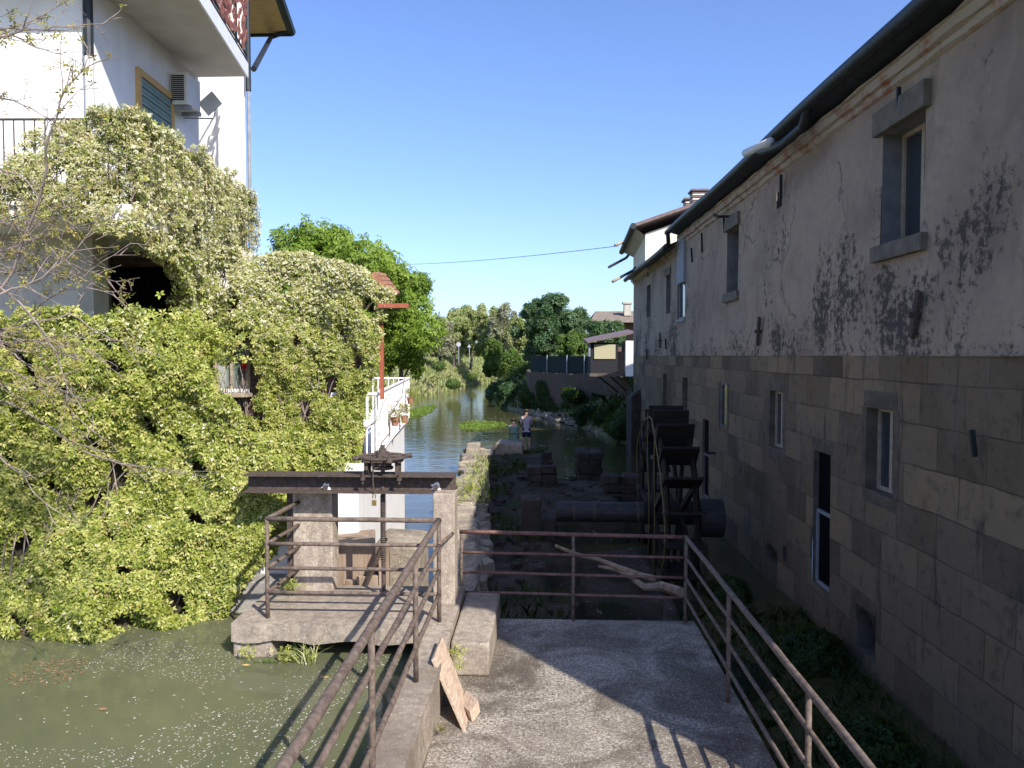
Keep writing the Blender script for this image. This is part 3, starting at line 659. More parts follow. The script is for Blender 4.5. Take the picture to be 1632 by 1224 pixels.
# tall wing behind with cream gable
wing = empty('gabled_wing', (4,29,-1), 'cream walled wing with brown sheet roof behind the mill end', 'building')
A = P(1012,372,27.6); xl_ = A.x+.25
MB().prism([(xl_+.15,27.8),(12,27.8),(12,31.4),(xl_+.15,31.4)], 6.2, [7.55,10.4,10.4,7.55]).build('wall', M['cream'], wing)
e0, e1 = P(1010,360,27.6), P(994,409,31.5)
MB().add([(e0.x,27.3,7.72),(e1.x,31.7,7.45),(12,31.7,10.6),(12,27.3,10.7),(e0.x,27.3,7.84),(e1.x,31.7,7.57),(12,31.7,10.72),(12,27.3,10.82)],
   [(3,2,1,0),(4,5,6,7),(0,1,5,4),(1,2,6,5),(2,3,7,6),(3,0,4,7)]).build('roof', M['brown_roof'], wing)
MB().tube([(e0.x-.06,27.25,7.74),(e1.x-.06,31.75,7.42)], .11, 10).build('gutter', M['dark_metal'], wing)
MB().add([(e0.x,27.35,7.7),(e1.x,31.7,7.4),(xl_+.16,31.4,7.15),(xl_+.16,27.8,7.45)], [(0,1,2,3)]).build('soffit', M['soffit'], wing)
for (xa, ya, xb, yb, D_) in ((1003,382,980,391,30.3),(998,411,970,426,31.3),(1009,431,976,449,29.2)):
    p, q = P(xa, ya, D_), P(xb, yb, D_-.5); mid = p.lerp(q, .45)
    spout([p+Vector((.1,.1,.12)), p, mid], .055, wing, q)
for (pa, pb, ya, yb, D_) in ((1104,1127,303,325,29.5),(1093,1104,317,330,31)):
    a_, b_ = P(pa, yb, D_), P(pb, ya, D_); v = empty('roof_vent', (a_.x, D_, a_.z), 'broad slatted brick vent rising over the brown roof' if pa > 1100 else 'small slatted brick vent left of the broad one on the brown roof', 'chimney')
    z_ = a_.z-.6
    MB().box((a_.x+.05,D_+.05,z_), (b_.x-.05,D_+.6,b_.z-.03)).build('core', M['void'], v)
    k = 0
    while z_ < b_.z-.02:
        MB().box((a_.x,D_,z_), (b_.x,D_+.65,z_+.055)).build('slat', M['cream'] if k % 2 else M['brown_roof'], v); z_ += .085; k += 1
    MB().box((a_.x-.06,D_-.06,b_.z-.02), (b_.x+.06,D_+.7,b_.z+.05)).build('cap', M['brown_roof'], v)
# dark buttress at the end of the mill
tag(MB().prism([(3.55,30.3),(4.1,30.3),(4.5,33.5),(3.7,33.5)], -2, [1.5,1.9,2.0,1.2]).build('buttress', M['shaded_rubble'], bevel=.08), 'dark stone buttress at the river corner of the mill', 'buttress')

# ------------------------------------------------------------------ water wheel
D0, RW, ZW = 15.0, 2.1, -.02; x_l, x_r = 2.12, 2.80
ww = empty('water_wheel', (2.45,D0,ZW), 'dark wooden paddle wheel turning beside the mill wall', 'water wheel')
for x in (x_l+.08, x_r-.08): MB().ring((x,D0,ZW), RW-.36, .13, 'X', 48, 6, sq=.05).build('rim', M['wet_shaded_wood'], ww)
NP_ = 22
for k in range(NP_):
    a = 2*math.pi*(k+.3)/NP_; d = Vector((0, math.cos(a), math.sin(a))); tg = Vector((0,-math.sin(a),math.cos(a)))
    c = Vector(((x_l+x_r)/2,D0,ZW)) + d*(RW-.22)
    MB().obox(c, ((x_r-x_l)/2,0,0), d*.25, tg*.025).build('paddle', M['wet_shaded_wood'], ww)
    if k % 3 == 0:
        for x in (x_l+.08, x_r-.08):
            MB().obox(Vector((x,D0,ZW))+d*(RW-.33)/2, (.035,0,0), d*(RW-.33)/2, tg*.06).build('spoke', M['wet_shaded_wood'], ww)
    for x in (x_l+.08, x_r-.08):
        MB().obox(Vector((x,D0,ZW))+d*(RW-.25), (.02,0,0), d*.18, tg*.035).build('paddle_arm', M['wet_shaded_wood'], ww)
MB().tube([(.27,D0,ZW),(2.0,D0,ZW)], .20, 20).build('axle', M['axle_steel'], ww, smooth=False)
for x in (.6, 1.0, 1.86): MB().tube([(x,D0,ZW),(x+.05,D0,ZW)], .212, 20).build('axle_band', M['rust_iron'], ww)
MB().tube([(2.0,D0,ZW),(3.1,D0,ZW)], .24, 16).build('hub', M['wet_shaded_wood'], ww)
MB().tube([(3.1,D0,ZW-.1),(3.55,D0,ZW-.1)], .38, 20).build('drum', M['axle_steel'], ww)
h = MB(); pts = []
for k in range(30):
    a = rad(200-k*7.2); pts.append((x_l-.02+.03*math.sin(k*.5), D0+math.cos(a)*(RW-.22+.05*math.sin(k*.9)), ZW+math.sin(a)*(RW-.2)))
tag(h.tube(pts, .013, 6).tube([(x_l-.03,D0-.9+.05*math.sin(k*.4),ZW+1.75-k*.16) for k in range(20)], .011, 5).tube([(x_l-.05,D0-.2+.14*math.sin(k*.3+1),ZW+2.0-k*.17) for k in range(20)], .010, 5).build('hose', M['yellow_hose']), 'old yellowish hose looped over the near rim of the wheel', 'hose')
tag(MB().box((-.42,14.65,-1.2), (-.03,15.3,.28)).build('bearing_block', M['shaded_rubble'], bevel=.03), 'dark square stone block at the free end of the wheel axle', 'block')
tag(MB().box((.02,14.7,-1.2), (.24,15.25,-.1)).build('axle_support', M['shaded_rubble'], bevel=.02), 'low dark support under the outer end of the axle', 'block')

# ------------------------------------------------------------------ masonry spit between the river and the race
LE = [(-1.02,8.85),(-1.3,12),(-1.75,17),(-2.25,23),(-2.5,26.6)]
PL = np.array(LE+[(-1.75,28.7),(-.1,28.9),(.25,27.6),(.35,22.4),(1.95,21.5),(1.95,8.85)])
def inpoly(X, Y, Pn):
    ins = np.zeros(X.shape, bool); n = len(Pn)
    for i in range(n):
        a, b = Pn[i], Pn[(i+1) % n]; ins ^= ((a[1] > Y) != (b[1] > Y)) & (X < (b[0]-a[0])*(Y-a[1])/(b[1]-a[1]+1e-12)+a[0])
    return ins
sx = np.arange(-2.8, 2.1, .13); sy = np.arange(8.8, 29.2, .13); AX, AY = np.meshgrid(sx, sy, indexing='ij')
pn = np.stack([AX.ravel(), AY.ravel(), 0*AX.ravel()], 1)
AZ = -.5 + (make_noise(1.6, 31)(pn)*.07 + make_noise(6, 32)(pn)*.035).reshape(AX.shape)
AZ = np.where((AX > .55) & (AX < 1.7) & (AY < 10.8), -1.6, AZ)
AZ = np.where((AX > .3) & (AX < 1.9) & (AY > 13.9) & (AY < 16.4), -1.3, AZ)
AZ = np.where((AX > .15) & (AX < .7) & (AY > 10.9) & (AY < 13.2), -1.15, AZ)
INP = inpoly(AX, AY, PL); AZ = np.where(INP, AZ, -2.4)
kc = INP[:-1,:-1] | INP[1:,1:] | INP[1:,:-1] | INP[:-1,1:]
tag(gridmesh('rubble_ground', AX, AY, AZ, M['rubble_ground'], kc, smooth=False), 'rough overgrown rubble ground between river and wheel', 'ground', kind='structure')
sw = MB()
def along(pts, s_):
    L_ = 0
    for a, b in zip(pts, pts[1:]):
        d = math.dist(a, b)
        if L_+d >= s_: t_ = (s_-L_)/d; return a[0]+(b[0]-a[0])*t_, a[1]+(b[1]-a[1])*t_
        L_ += d
    return pts[-1]
tot = sum(math.dist(a, b) for a, b in zip(LE, LE[1:])); s_ = 0
while s_ < tot:
    w = random.uniform(.3,.62); x, y = along(LE, s_+w/2)
    for zz in range(6):
        z_ = -.02-.24*zz+random.uniform(-.04,.03)
        if zz == 0 and random.random() < .15: continue
        sw.rock((x+random.uniform(-.05,.09), y+random.uniform(-.08,.08), z_-.1), random.uniform(.42,.6), w*1.15, .27, .2, random.uniform(1.4,1.75)+(math.pi/2 if 0 else -math.pi/2))
    if random.random() < .6: sw.rock((x+random.uniform(.25,.42), y, -.32), .3, .32, .3, .25)
    s_ += w
tag(sw.build('rubble_wall', M['rubble']), 'crumbling sunlit rubble wall dropping into the river beside grass', 'wall')
sh = MB()
for (x0, x1, y0, D_, dz, d2) in ((739,770,786,17.6,.32,.5),(751,790,721,26.6,.55,1.1),):
    a_, b_ = P(x0, y0, D_), P(x1, y0, D_); sh = MB().rock(((a_.x+b_.x)/2, D_+d2/2, a_.z-dz/2), (b_.x-a_.x)*1.12, d2*1.1, dz, .06, 0)
    tag(sh.build('stone_block', M['rubble']), 'long squared stone jutting from the rubble wall over the water' if y0 > 750 else 'pale broken stone block at the river end of the wall', 'stone')
a_, b_ = P(790,705,26.9), P(833,705,26.9)
tag(MB().prism([(a_.x,26.8),(b_.x,26.9),(b_.x,28.0),(a_.x+.1,28.1)], -.75, [a_.z,a_.z-.08,a_.z-.03,a_.z]).build('stone_slab', M['rubble'], bevel=.05), 'stone slab that the sitting person in green is using', 'stone')
tag(MB().obox(P(787,718,26.6), (.03,0,0), (0,.03,0), (0,0,.30)).build('iron_stake', M['rust_iron']), 'short dark iron stake beside the stone slab', 'stake')
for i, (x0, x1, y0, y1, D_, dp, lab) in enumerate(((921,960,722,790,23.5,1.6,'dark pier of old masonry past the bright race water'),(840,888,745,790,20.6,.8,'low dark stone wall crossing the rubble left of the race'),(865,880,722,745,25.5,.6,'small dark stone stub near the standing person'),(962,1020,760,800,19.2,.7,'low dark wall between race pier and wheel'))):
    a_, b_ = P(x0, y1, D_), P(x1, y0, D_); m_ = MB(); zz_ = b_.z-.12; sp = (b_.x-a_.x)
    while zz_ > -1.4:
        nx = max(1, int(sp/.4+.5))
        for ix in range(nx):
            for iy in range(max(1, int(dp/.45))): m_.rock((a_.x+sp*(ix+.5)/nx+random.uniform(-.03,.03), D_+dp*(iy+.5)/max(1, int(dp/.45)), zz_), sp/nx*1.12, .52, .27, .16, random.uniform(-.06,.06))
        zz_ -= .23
    tag(m_.build('masonry_pier', M['shaded_rubble']), lab, 'masonry')
m_ = MB()
for k in range(420):
    x, y = random.uniform(-2.2,1.8), random.uniform(9,28)
    if not inpoly(np.array([x]), np.array([y]), PL)[0] or (.1 < x and 10.5 < y < 16.5): continue
    q_ = random.uniform(.06,.2); m_.rock((x,y,-.47), q_, q_*random.uniform(.7,1.4), q_*.6, .25)
tag(m_.build('loose_stones', M['shaded_rubble']), 'loose dark stones strewn over the rubble ground', 'stones', kind='stuff')
def driftwood(path, r0, lab, D_):
    pts = [PZ(px, py, -.42+.03*i) for i, (px, py) in enumerate(path)]
    n = len(pts); tag(MB().tube(pts, [r0*(1-.55*i/n)*random.uniform(.85,1.15) for i in range(n)][::-1], 7).build('driftwood', M['old_wood']), lab, 'driftwood')
driftwood([(886,870),(920,884),(955,892),(990,906),(1020,916),(1042,922)], .055, 'longest bleached driftwood branch lying behind the far railing', 12)
driftwood([(955,903),(985,908),(1010,921)], .045, 'short bleached driftwood stick just below the longest branch', 12)
driftwood([(1012,925),(1028,936),(1055,934),(1085,944)], .075, 'forked driftwood log end nearest the corner of the railing', 12)

# grass helpers
def blades(name, pts, h, w, mat, label=None, lean=.35, par=None, cat='grass', kind='stuff'):
    pts = np.asarray(pts); n = len(pts); a = RNG.uniform(0, 6.28, n); hh = h*RNG.uniform(.5, 1.3, n)
    W_ = np.stack([np.cos(a), np.sin(a), 0*a], 1)*(w*RNG.uniform(.6,1.2,n))[:, None]
    L_ = RNG.normal(0, lean, (n, 3)); L_[:, 2] = 0; up = np.array([0,0,1.])
    m = pts + (up + L_*.45)*hh[:, None]*.55; tp = pts + (up*(1-.15) + L_*1.1)*hh[:, None]
    V = np.stack([pts-W_/2, pts+W_/2, m+W_*.35, tp, m-W_*.35], 1).reshape(-1, 3)
    o = npmesh(name, V, np.arange(len(V)).reshape(-1, 5), M[mat], par, np.repeat(np.clip(RNG.uniform(0,1,n), 0, 1), 5))
    if label: tag(o, label, cat, kind=kind)
    return o
# grass on the spit
N_ = 12000; gx = RNG.uniform(-2.4, 1.8, N_); gy = RNG.uniform(9, 28.5, N_); pm = np.stack([gx, gy, 0*gx], 1)
msk = inpoly(gx, gy, PL) & (make_noise(1.1, 41)(pm) > .05) & ~((gx > .1) & (gy < 16.6) & (gy > 10.5)) & ~((gx > .4) & (gy < 11))
P3 = np.stack([gx, gy, np.full(N_, -.52)], 1)[msk]; blades('spit_grass', P3, .22, .02, 'shade_leaf', 'dark tufts of grass growing over the rubble ground')
N_ = 2600; tt = RNG.uniform(0, tot, N_); q = np.array([along(LE, t_) for t_ in tt]); msk = make_noise(1.5, 43)(np.stack([q[:,0], q[:,1], 0*q[:,0]], 1)) > .1
P3 = np.stack([q[:,0]+RNG.uniform(.0,.55,N_), q[:,1]+RNG.uniform(-.1,.1,N_), RNG.uniform(-.15,.02,N_)], 1)[msk]
blades('wall_grass', P3, .13, .016, 'grass_blade', 'dry sunlit grass sprouting along the crumbling rubble wall')
c = P(745,775,16.6)
cc = RNG.normal(0, 1, (700, 3))*np.array([.13,.5,.28])+np.array([c.x,c.y,-.25]); vw = empty('river_weed', (c.x,c.y,-.6), 'leafy green weed hanging off the rubble wall to the water', 'plant')
leaf_mesh('foliage', cc, cc*0+np.array([-.5,-.6,.6]), .055, M['vine_leaf'], vw)

# ------------------------------------------------------------------ strip between terrace and mill
bx = np.arange(1.7, 4.6, .2); by = np.arange(-2, 12.6, .25); BX, BY = np.meshgrid(bx, by, indexing='ij')
pb = np.stack([BX.ravel(), BY.ravel(), 0*BX.ravel()], 1)
BZ = -.95 - .35*np.clip((BX-1.8)/2.4, 0, 1) + (make_noise(1.3, 51)(pb)*.12).reshape(BX.shape)
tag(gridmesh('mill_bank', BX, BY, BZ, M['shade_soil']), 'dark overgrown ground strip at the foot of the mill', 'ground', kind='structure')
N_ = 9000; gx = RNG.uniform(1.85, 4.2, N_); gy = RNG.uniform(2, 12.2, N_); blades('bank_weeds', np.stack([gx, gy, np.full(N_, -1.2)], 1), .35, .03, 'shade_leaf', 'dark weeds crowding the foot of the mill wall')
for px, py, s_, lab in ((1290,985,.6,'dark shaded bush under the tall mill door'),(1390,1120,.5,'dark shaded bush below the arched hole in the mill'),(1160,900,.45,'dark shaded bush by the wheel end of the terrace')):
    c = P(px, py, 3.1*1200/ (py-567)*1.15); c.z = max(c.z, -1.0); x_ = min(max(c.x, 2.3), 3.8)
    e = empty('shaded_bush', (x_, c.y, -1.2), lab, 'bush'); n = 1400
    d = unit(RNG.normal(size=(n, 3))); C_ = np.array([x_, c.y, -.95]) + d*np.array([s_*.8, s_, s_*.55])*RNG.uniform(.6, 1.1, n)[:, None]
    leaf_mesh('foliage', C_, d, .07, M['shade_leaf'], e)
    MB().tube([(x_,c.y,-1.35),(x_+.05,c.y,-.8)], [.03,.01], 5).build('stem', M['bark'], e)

# ------------------------------------------------------------------ the white house on the left
HL = empty('white_house', (-6.5,11,1.5), 'white rendered house with balconies rising over the vines', 'house')
PC = P(148,300,8.9); xC = PC.x
wall_up = MB().prism([(-14,8.9),(xC,8.9),(-5.43,9.9),(-5.56,12.1),(-14,12.1)], 4.71, 10.2)
wall_up.build('upper_wall', M['white_plaster'], HL)
MB().prism([(-14,13.4),(P(393,300,13.4).x,13.4),(P(393,300,13.4).x-1.75,17),(-14,17)], -1, 10.2).build('rear_wall', M['white_plaster'], HL)
MB().prism([(-14,12.1),(-6.6,12.1),(-6.6,13.4),(-14,13.4)], -1, 10.2).build('link_wall', M['white_plaster'], HL)
def bal(outer, inner, z0, z1, mat, name):
    return MB().prism(inner[::-1]+outer if 0 else outer+inner, z0, z1).build(name, M[mat], HL)
zu = 7.55
up_out = [(P(315,0,9.42).x+.17,8.32),(P(315,0,9.42).x,9.42),(P(393,122,12.0).x,12.0)]
MB().prism([(-14,8.32)]+up_out+[(-5.60,12.0),(-14,12.0)], zu, zu+.14).build('upper_balcony_slab', M['soffit'], HL)
fa = MB()
for a, b in zip(up_out, up_out[1:]):
    fa.prism([(a[0]+.004,a[1]),(a[0]+.03,a[1]),(b[0]+.03,b[1]),(b[0]+.004,b[1])], zu-.02, zu+.20)
fa.build('slab_edge', M['white_paint'], HL)
# pierced brown panel with iron rails
pe = MB(); a, b = Vector((*up_out[1], 0)), Vector((*up_out[2], 0)); dl = b-a
for k in range(260):
    t_ = random.uniform(-.25, 1); z_ = zu+.32+random.uniform(0, .95); c = a+dl*t_+Vector((.02,0,z_)); an = random.uniform(.5,1.2)
    pe.obox(c, dl.normalized()*.085*math.cos(an)+Vector((0,0,.085*math.sin(an))), dl.normalized()*.03*-math.sin(an)+Vector((0,0,.03*math.cos(an))), (.006,.001,0))
pe.build('pierced_panel', M['brown_panel'], HL)
rl = MB()
for z_ in (.26,.34,1.35): rl.tube([a-dl*.8+Vector((.0,0,zu+z_)), b+Vector((.0,0,zu+z_))], .018, 6)
for k in range(5): c = a+dl*(k/4); rl.tube([c+Vector((0,0,zu+.14)), c+Vector((0,0,zu+1.4))], .02, 6)
rl.build('balcony_rail', M['dark_metal'], HL)
# roof overhang
g0, g1 = P(437,0,15.2), P(459,53,17.0)
gd = (g1-g0)/(g1.y-g0.y); ga = g0+gd*(8-g0.y); zr_ = g1.z
MB().prism([(-14,8),(ga.x,8),(g1.x,17.0),(-14,17.0)], zr_, zr_+.05).build('roof_soffit', M['yellow_frame'], HL)
MB().add([(-14,7.9,zr_+3.5),(ga.x+.05,7.9,zr_+.06),(g1.x+.05,17.1,zr_+.06),(-14,17.1,zr_+3.5)], [(0,1,2,3)]).build('roof', M['roof_tile'], HL)
MB().tube([(ga.x+.06,8,zr_+.05),(g1.x+.06,17.05,zr_+.05)], .10, 8).build('gutter', M['dark_metal'], HL)
MB().box((-9,16.98,zr_-.06),(g1.x+.1,17.03,zr_+.10)).build('fascia', M['dark_metal'], HL)
MB().tube([(g1.x+.02,16.9,zr_), (g1.x-.35,16.9,zr_-.12), (P(394,120,13.3).x+.06,13.45,P(394,105,13.3).z)], .05, 8).build('downpipe', M['dark_metal'], HL)
xq = P(394,200,13.35).x+.03
MB().tube([(xq,13.35,9.4),(xq,13.35,P(394,145,13.35).z)], .05, 8).build('downpipe', M['dark_metal'], HL)
MB().tube([(xq,13.35,P(394,145,13.35).z),(xq,13.35,3.5)], .035, 8).build('downpipe', M['grey_pipe'], HL)
MB().tube([(xC+.02,8.84,10.2),(xC+.02,8.84,P(145,90,8.84).z)], .055, 10).build('downpipe', M['dark_metal'], HL)
MB().tube([(xC+.02,8.84,P(145,90,8.84).z),(xC+.02,8.84,4.7)], .05, 10).build('downpipe', M['ac_white'], HL)
# window in the shaded side wall
def HW(Y, z, off=0):
    t_ = (Y-9.9)/2.2; return (-5.43-.13*t_+off, Y, z)
wo = MB(); Ya_, Yb_ = 10.05, 11.0; zt_ = 6.86
def hbox(Y0_, Y1_, z0_, z1_, o0, o1, name, mat, par):
    m = MB().add([HW(Y0_,z0_,o0),HW(Y1_,z0_,o0),HW(Y1_,z1_,o0),HW(Y0_,z1_,o0),HW(Y0_,z0_,o1),HW(Y1_,z0_,o1),HW(Y1_,z1_,o1),HW(Y0_,z1_,o1)],
      [(3,2,1,0),(4,5,6,7),(0,1,5,4),(1,2,6,5),(2,3,7,6),(3,0,4,7)]); return m.build(name, M[mat], par)
wn_ = hbox(Ya_, Yb_, 5.3, zt_, -.02, .012, 'window', 'void', HL)
hbox(Ya_-.08, Yb_+.08, zt_, zt_+.09, -.02, .05, 'frame', 'yellow_frame', wn_)
for y_ in (Ya_-.08, Yb_): hbox(y_, y_+.08, 5.3, zt_, -.02, .05, 'frame', 'yellow_frame', wn_)
for k in range(24): hbox(Ya_, Yb_, zt_-.06*(k+1), zt_-.06*k-.012, 0, .03+.008*(k % 2), 'shutter_slat', 'green_shutter', wn_)
# lower balcony
lb_out = [(-14,7.75),(P(205,182,7.9).x,7.9),(P(397,306,11.7).x,11.8)]
zl = 4.55
MB().prism(lb_out+[(-6.0,11.8),(-14,11.8)], zl, zl+.16).build('lower_balcony_slab', M['white_plaster'], HL)
rl = MB()
def bars(m, a, b, z0, z1, sp, r):
    a, b = Vector(a), Vector(b); n = int((b-a).length/sp)
    for k in range(n+1): c = a.lerp(b, k/n); m.tube([c+Vector((0,0,z0)), c+Vector((0,0,z1))], r, 5)
    for z_ in (z0+.06, z1): m.tube([a+Vector((0,0,z_)), b+Vector((0,0,z_))], r*1.7, 6)
bars(rl, (-9,7.80,0), (lb_out[1][0]-.03,7.95,0), zl+.16, 5.62, .11, .008); bars(rl, (lb_out[1][0]-.03,7.95,0), (lb_out[2][0]-.03,11.75,0), zl+.16, 5.62, .11, .008)
rl.build('balcony_rail', M['rust_iron'], HL)
# storey under the balcony: wall, column, recess with dark window
MB().prism([(-14,8.85),(P(126,450,8.85).x,8.85),(P(126,450,8.85).x,9.1),(-14,9.1)], 0, zl).build('front_wall', M['soffit'], HL)
xa_, xb_ = P(126,450,8.8).x, P(150,450,8.8).x
MB().box((xa_,8.78,0), (xb_,9.1,zl)).build('column', M['tan_plaster'], HL)
MB().box((-8,10.5,0), (-4.9,10.7,zl)).build('recess_wall', M['tan_plaster'], HL)
wd = MB().box((P(178,450,10.47).x,10.46,P(200,520,10.47).z), (-4.95,10.495,P(200,410,10.47).z)).build('window', M['void'], HL)
MB().box((P(178,450,10.4).x,10.38,P(200,425,10.4).z), (-4.95,10.455,P(200,410,10.4).z)).build('shutter_box', M['veranda_brick'], wd)
# base walls down to the water, veranda
MB().prism([(-14,8.95),(-3.10,8.95),(-2.95,9.95),(-14,9.95)], -1.9, [.95,.95,1.0,1.0]).build('base_ledge', M['white_plaster'], HL)
VR = [(-14,10.0),(-2.48,10.0),(P(645,800,17.6).x,17.6),(-14,17.6)]
MB().prism(VR, -1.9, 1.55).build('base_wall', M['white_plaster'], HL)
MB().prism([(-3.12,9.95),(-2.40,9.95),(P(645,800,17.6).x+.08,17.7),(-6,17.7),(-6,9.95)], 1.555, 1.66).build('veranda_floor', M['white_paint'], HL)
vb = MB().box((-5.3,10.45,1.66), (-2.55,10.6,3.95)).build('veranda_wall', M['veranda_brick'], HL)
w0, w1 = P(345,625,10.44), P(398,540,10.44)
vw_ = MB().box((w0.x,10.405,w0.z), (w1.x,10.445,w1.z)).build('window', M['veranda_glass'], HL)
for g in ((w0.x-.01,w0.x+.05,w0.z,w1.z),(w1.x-.04,w1.x+.02,w0.z,w1.z),((w0.x+w1.x)/2-.015,(w0.x+w1.x)/2+.02,w0.z,w1.z)): MB().box((g[0],10.37,g[2]), (g[1],10.403,g[3])).build('frame', M['frame_tan'], vw_)
MB().box((w0.x-.06,10.18,w0.z-.06), (w1.x+.05,10.40,w0.z-.004)).build('sill', M['frame_tan'], vw_, bevel=.006)
MB().box((w0.x-.02,10.36,w0.z), (w1.x+.02,10.402,w0.z+.05)).build('frame', M['white_paint'], vw_)
MB().box((w0.x-.06,10.1,w1.z+.0), (w1.x+.06,10.40,w1.z+.05)).build('shutter_box', M['void'], vw_)
c = P(389,578,10.3); fe = empty('hanging_lantern', (c.x,10.3,c.z), 'small red glass lantern hanging in the vine framed window', 'lantern')
MB().tube([(c.x,10.3,c.z-.10),(c.x,10.3,c.z-.03),(c.x,10.3,c.z+.04)], [.012,.04,.045], 8).build('glass', M['red_glass'], fe)
MB().tube([(c.x,10.3,c.z+.04),(c.x,10.3,c.z+.30)], .006, 5).build('chain', M['dark_metal'], fe)
# veranda roof, tiles, beam, post
rt = MB(); rx0, rx1 = -5.2, P(622,470,10.3).x
ta, tb_ = P(585,428,10.3), P(624,474,10.3)
for i in range(5):
    f = i/4; q = P(600,440,10.3).lerp(P(621,468,10.3), f)
    rt.tube([(q.x,10.2,q.z), (q.x-.02,10.9,q.z+.06)], [.05,.045], 8)
rt.build('tiled_roof', M['terracotta'], HL)
c = P(607,487,10.2); MB().box((c.x-.02,10.12,P(607,491,10.2).z), (P(651,487,10.2).x,10.24,P(607,484,10.2).z)).build('roof_beam', M['red_post'], HL)
c = P(608,500,10.35); MB().box((c.x-.025,10.33,P(608,636,10.35).z), (c.x+.025,10.38,3.72)).build('veranda_post', M['red_post'], HL)
vr = MB(); a = P(598,628,10.3); b = P(652,604,17.6)
va, vb_ = Vector((a.x,a.y,0)), Vector((b.x,b.y,0)); bars(vr, va, vb_, 1.66, a.z, .115, .012); vr.tube([va+Vector((0,0,a.z)), vb_+Vector((0,0,a.z))], .028, 6)
bars(vr, vb_, vb_+Vector((-1.6,0,0)), 1.66, a.z, .115, .012)
bars(vr, va, va+Vector((-.6,-.05,0)), 1.66, a.z, .115, .012)
vr.build('veranda_rail', M['white_paint'], HL)
MB().prism([(va.x-.06,va.y),(va.x-.02,va.y),(vb_.x-.02,vb_.y),(vb_.x-.06,vb_.y)], 1.66, 2.35).build('rail_panel', M['white_paint'], HL)
for k, (t_, z_) in enumerate(((.25,2.1),(.55,1.95),(.8,2.2))):
    c = va.lerp(vb_, t_)+Vector((.12,0,z_)); e = empty('flower_pot', c, ['yellowing potted plant hooked near the front of the white railing','green potted plant hooked midway along the white railing','small potted plant hooked at the far end of the white railing'][k], 'pot plant')
    MB().tube([c+Vector((0,0,-.14)), c], [.05,.08], 10).build('pot', M['terracotta'], e)
    C_ = np.array(c)+np.array([0,0,.1])+RNG.normal(0, .07, (60, 3)); leaf_mesh('foliage', C_, C_*0+np.array([0,0,1]), .05, M['young_leaf'], e)
# air conditioner, antenna
c0 = P(269,178,11.0)
ac = empty('air_conditioner', (c0.x,11.2,6.75), 'pale air conditioner unit fixed under the upper balcony', 'air conditioner')
ax0, ax1 = P(270,150,11.0).x, P(299,150,11.0).x; az0, az1 = P(285,166,11).z, P(285,114,11).z
MB().box((ax0,11.0,az0), (ax1,11.42,az1)).build('casing', M['ac_white'], ac, bevel=.012)
for k in range(13): z_ = az0+.06+k*(az1-az0-.1)/13; MB().box((ax0+.03,10.985,z_), (ax1-.05,11.0,z_+.014)).build('grille_bar', M['dark_metal'], ac)
MB().box((ax0,11.05,az0-.06), (ax1+.02,11.1,az0-.005)).box((ax0,11.35,az0-.06), (ax1+.02,11.4,az0-.005)).build('bracket', M['grey_pipe'], ac)
an = empty('panel_antenna', P(335,165,11.6), 'square grey panel antenna turned diamond wise on a bracket', 'antenna')
c = P(335,165,11.6); MB().obox(c, Vector((.10,.02,.10)), Vector((-.085,.02,.10)), (.0,.018,0)).build('panel', M['grey_plastic'], an, bevel=.005)
MB().tube([P(285,188,11.5), P(341,189,11.6), P(343,172,11.63)], .012, 6).build('arm', M['grey_pipe'], an)

# ------------------------------------------------------------------ climbing vines
def sheet(O, U, V_, n, bulge, seed, holes=-9, thick=.22, edge=None, fr=2.6):
    """leaf cluster centres over the patch O + s*U + t*V_, pushed out along the normal"""
    O, U, V_ = map(np.array, (O, U, V_)); s_ = RNG.uniform(0, 1, n); t_ = RNG.uniform(0, 1, n)
    Nn = np.cross(U, V_); Nn = Nn/np.linalg.norm(Nn)
    C = O + s_[:, None]*U + t_[:, None]*V_
    big = make_noise(fr, seed)(C); sm = make_noise(fr*3.2, seed+1)(C)
    d = bulge*(big*.6+sm*.4) - thick*RNG.uniform(0, 1, n)**1.6
    fine = make_noise(17, seed+2)(C); d += .045*fine; k = (big*.5+sm*.5 > holes) & (fine > -.62+RNG.uniform(-.3,.3,n))
    if edge is not None: k &= edge(s_, t_, sm)
    g = 1e-2; e1 = np.array(U)/np.linalg.norm(U); e2 = np.array(V_)/np.linalg.norm(V_)
    f = make_noise(fr, seed); gx_ = (f(C+e1*g)-big)/g; gy_ = (f(C+e2*g)-big)/g
    NN = unit(Nn - e1*(gx_*bulge*.6)[:, None] - e2*(gy_*bulge*.6)[:, None])
    return (C + Nn*d[:, None])[k], NN[k], s_[k], t_[k]
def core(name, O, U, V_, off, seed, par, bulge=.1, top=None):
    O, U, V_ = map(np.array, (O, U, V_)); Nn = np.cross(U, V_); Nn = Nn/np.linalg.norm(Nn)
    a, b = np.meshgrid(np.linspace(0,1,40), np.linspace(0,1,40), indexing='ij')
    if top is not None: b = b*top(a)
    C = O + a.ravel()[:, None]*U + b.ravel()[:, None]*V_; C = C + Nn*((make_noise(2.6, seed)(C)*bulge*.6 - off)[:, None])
    X, Y, Z = (C[:, i].reshape(a.shape) for i in range(3)); return gridmesh(name, X, Y, Z, M['stem_shade'], par=par)
def stems(O, U, V_, n, par, off=.08, r=.008):
    O, U, V_ = map(Vector, (O, U, V_)); Nn = U.cross(V_).normalized(); m = MB()
    for i in range(n):
        a = random.random(); b = 0; pts = []; da = random.uniform(-.04,.04)
        for k in range(9): pts.append(O+U*a+V_*b-Nn*(off+random.uniform(-.06,.05))); a += da+random.uniform(-.03,.03); b += random.uniform(.05,.13)
        m.tube(pts, [r*(1.6-.12*k) for k in range(9)], 4, False)
    return m.build('stems', M['twig'], par)
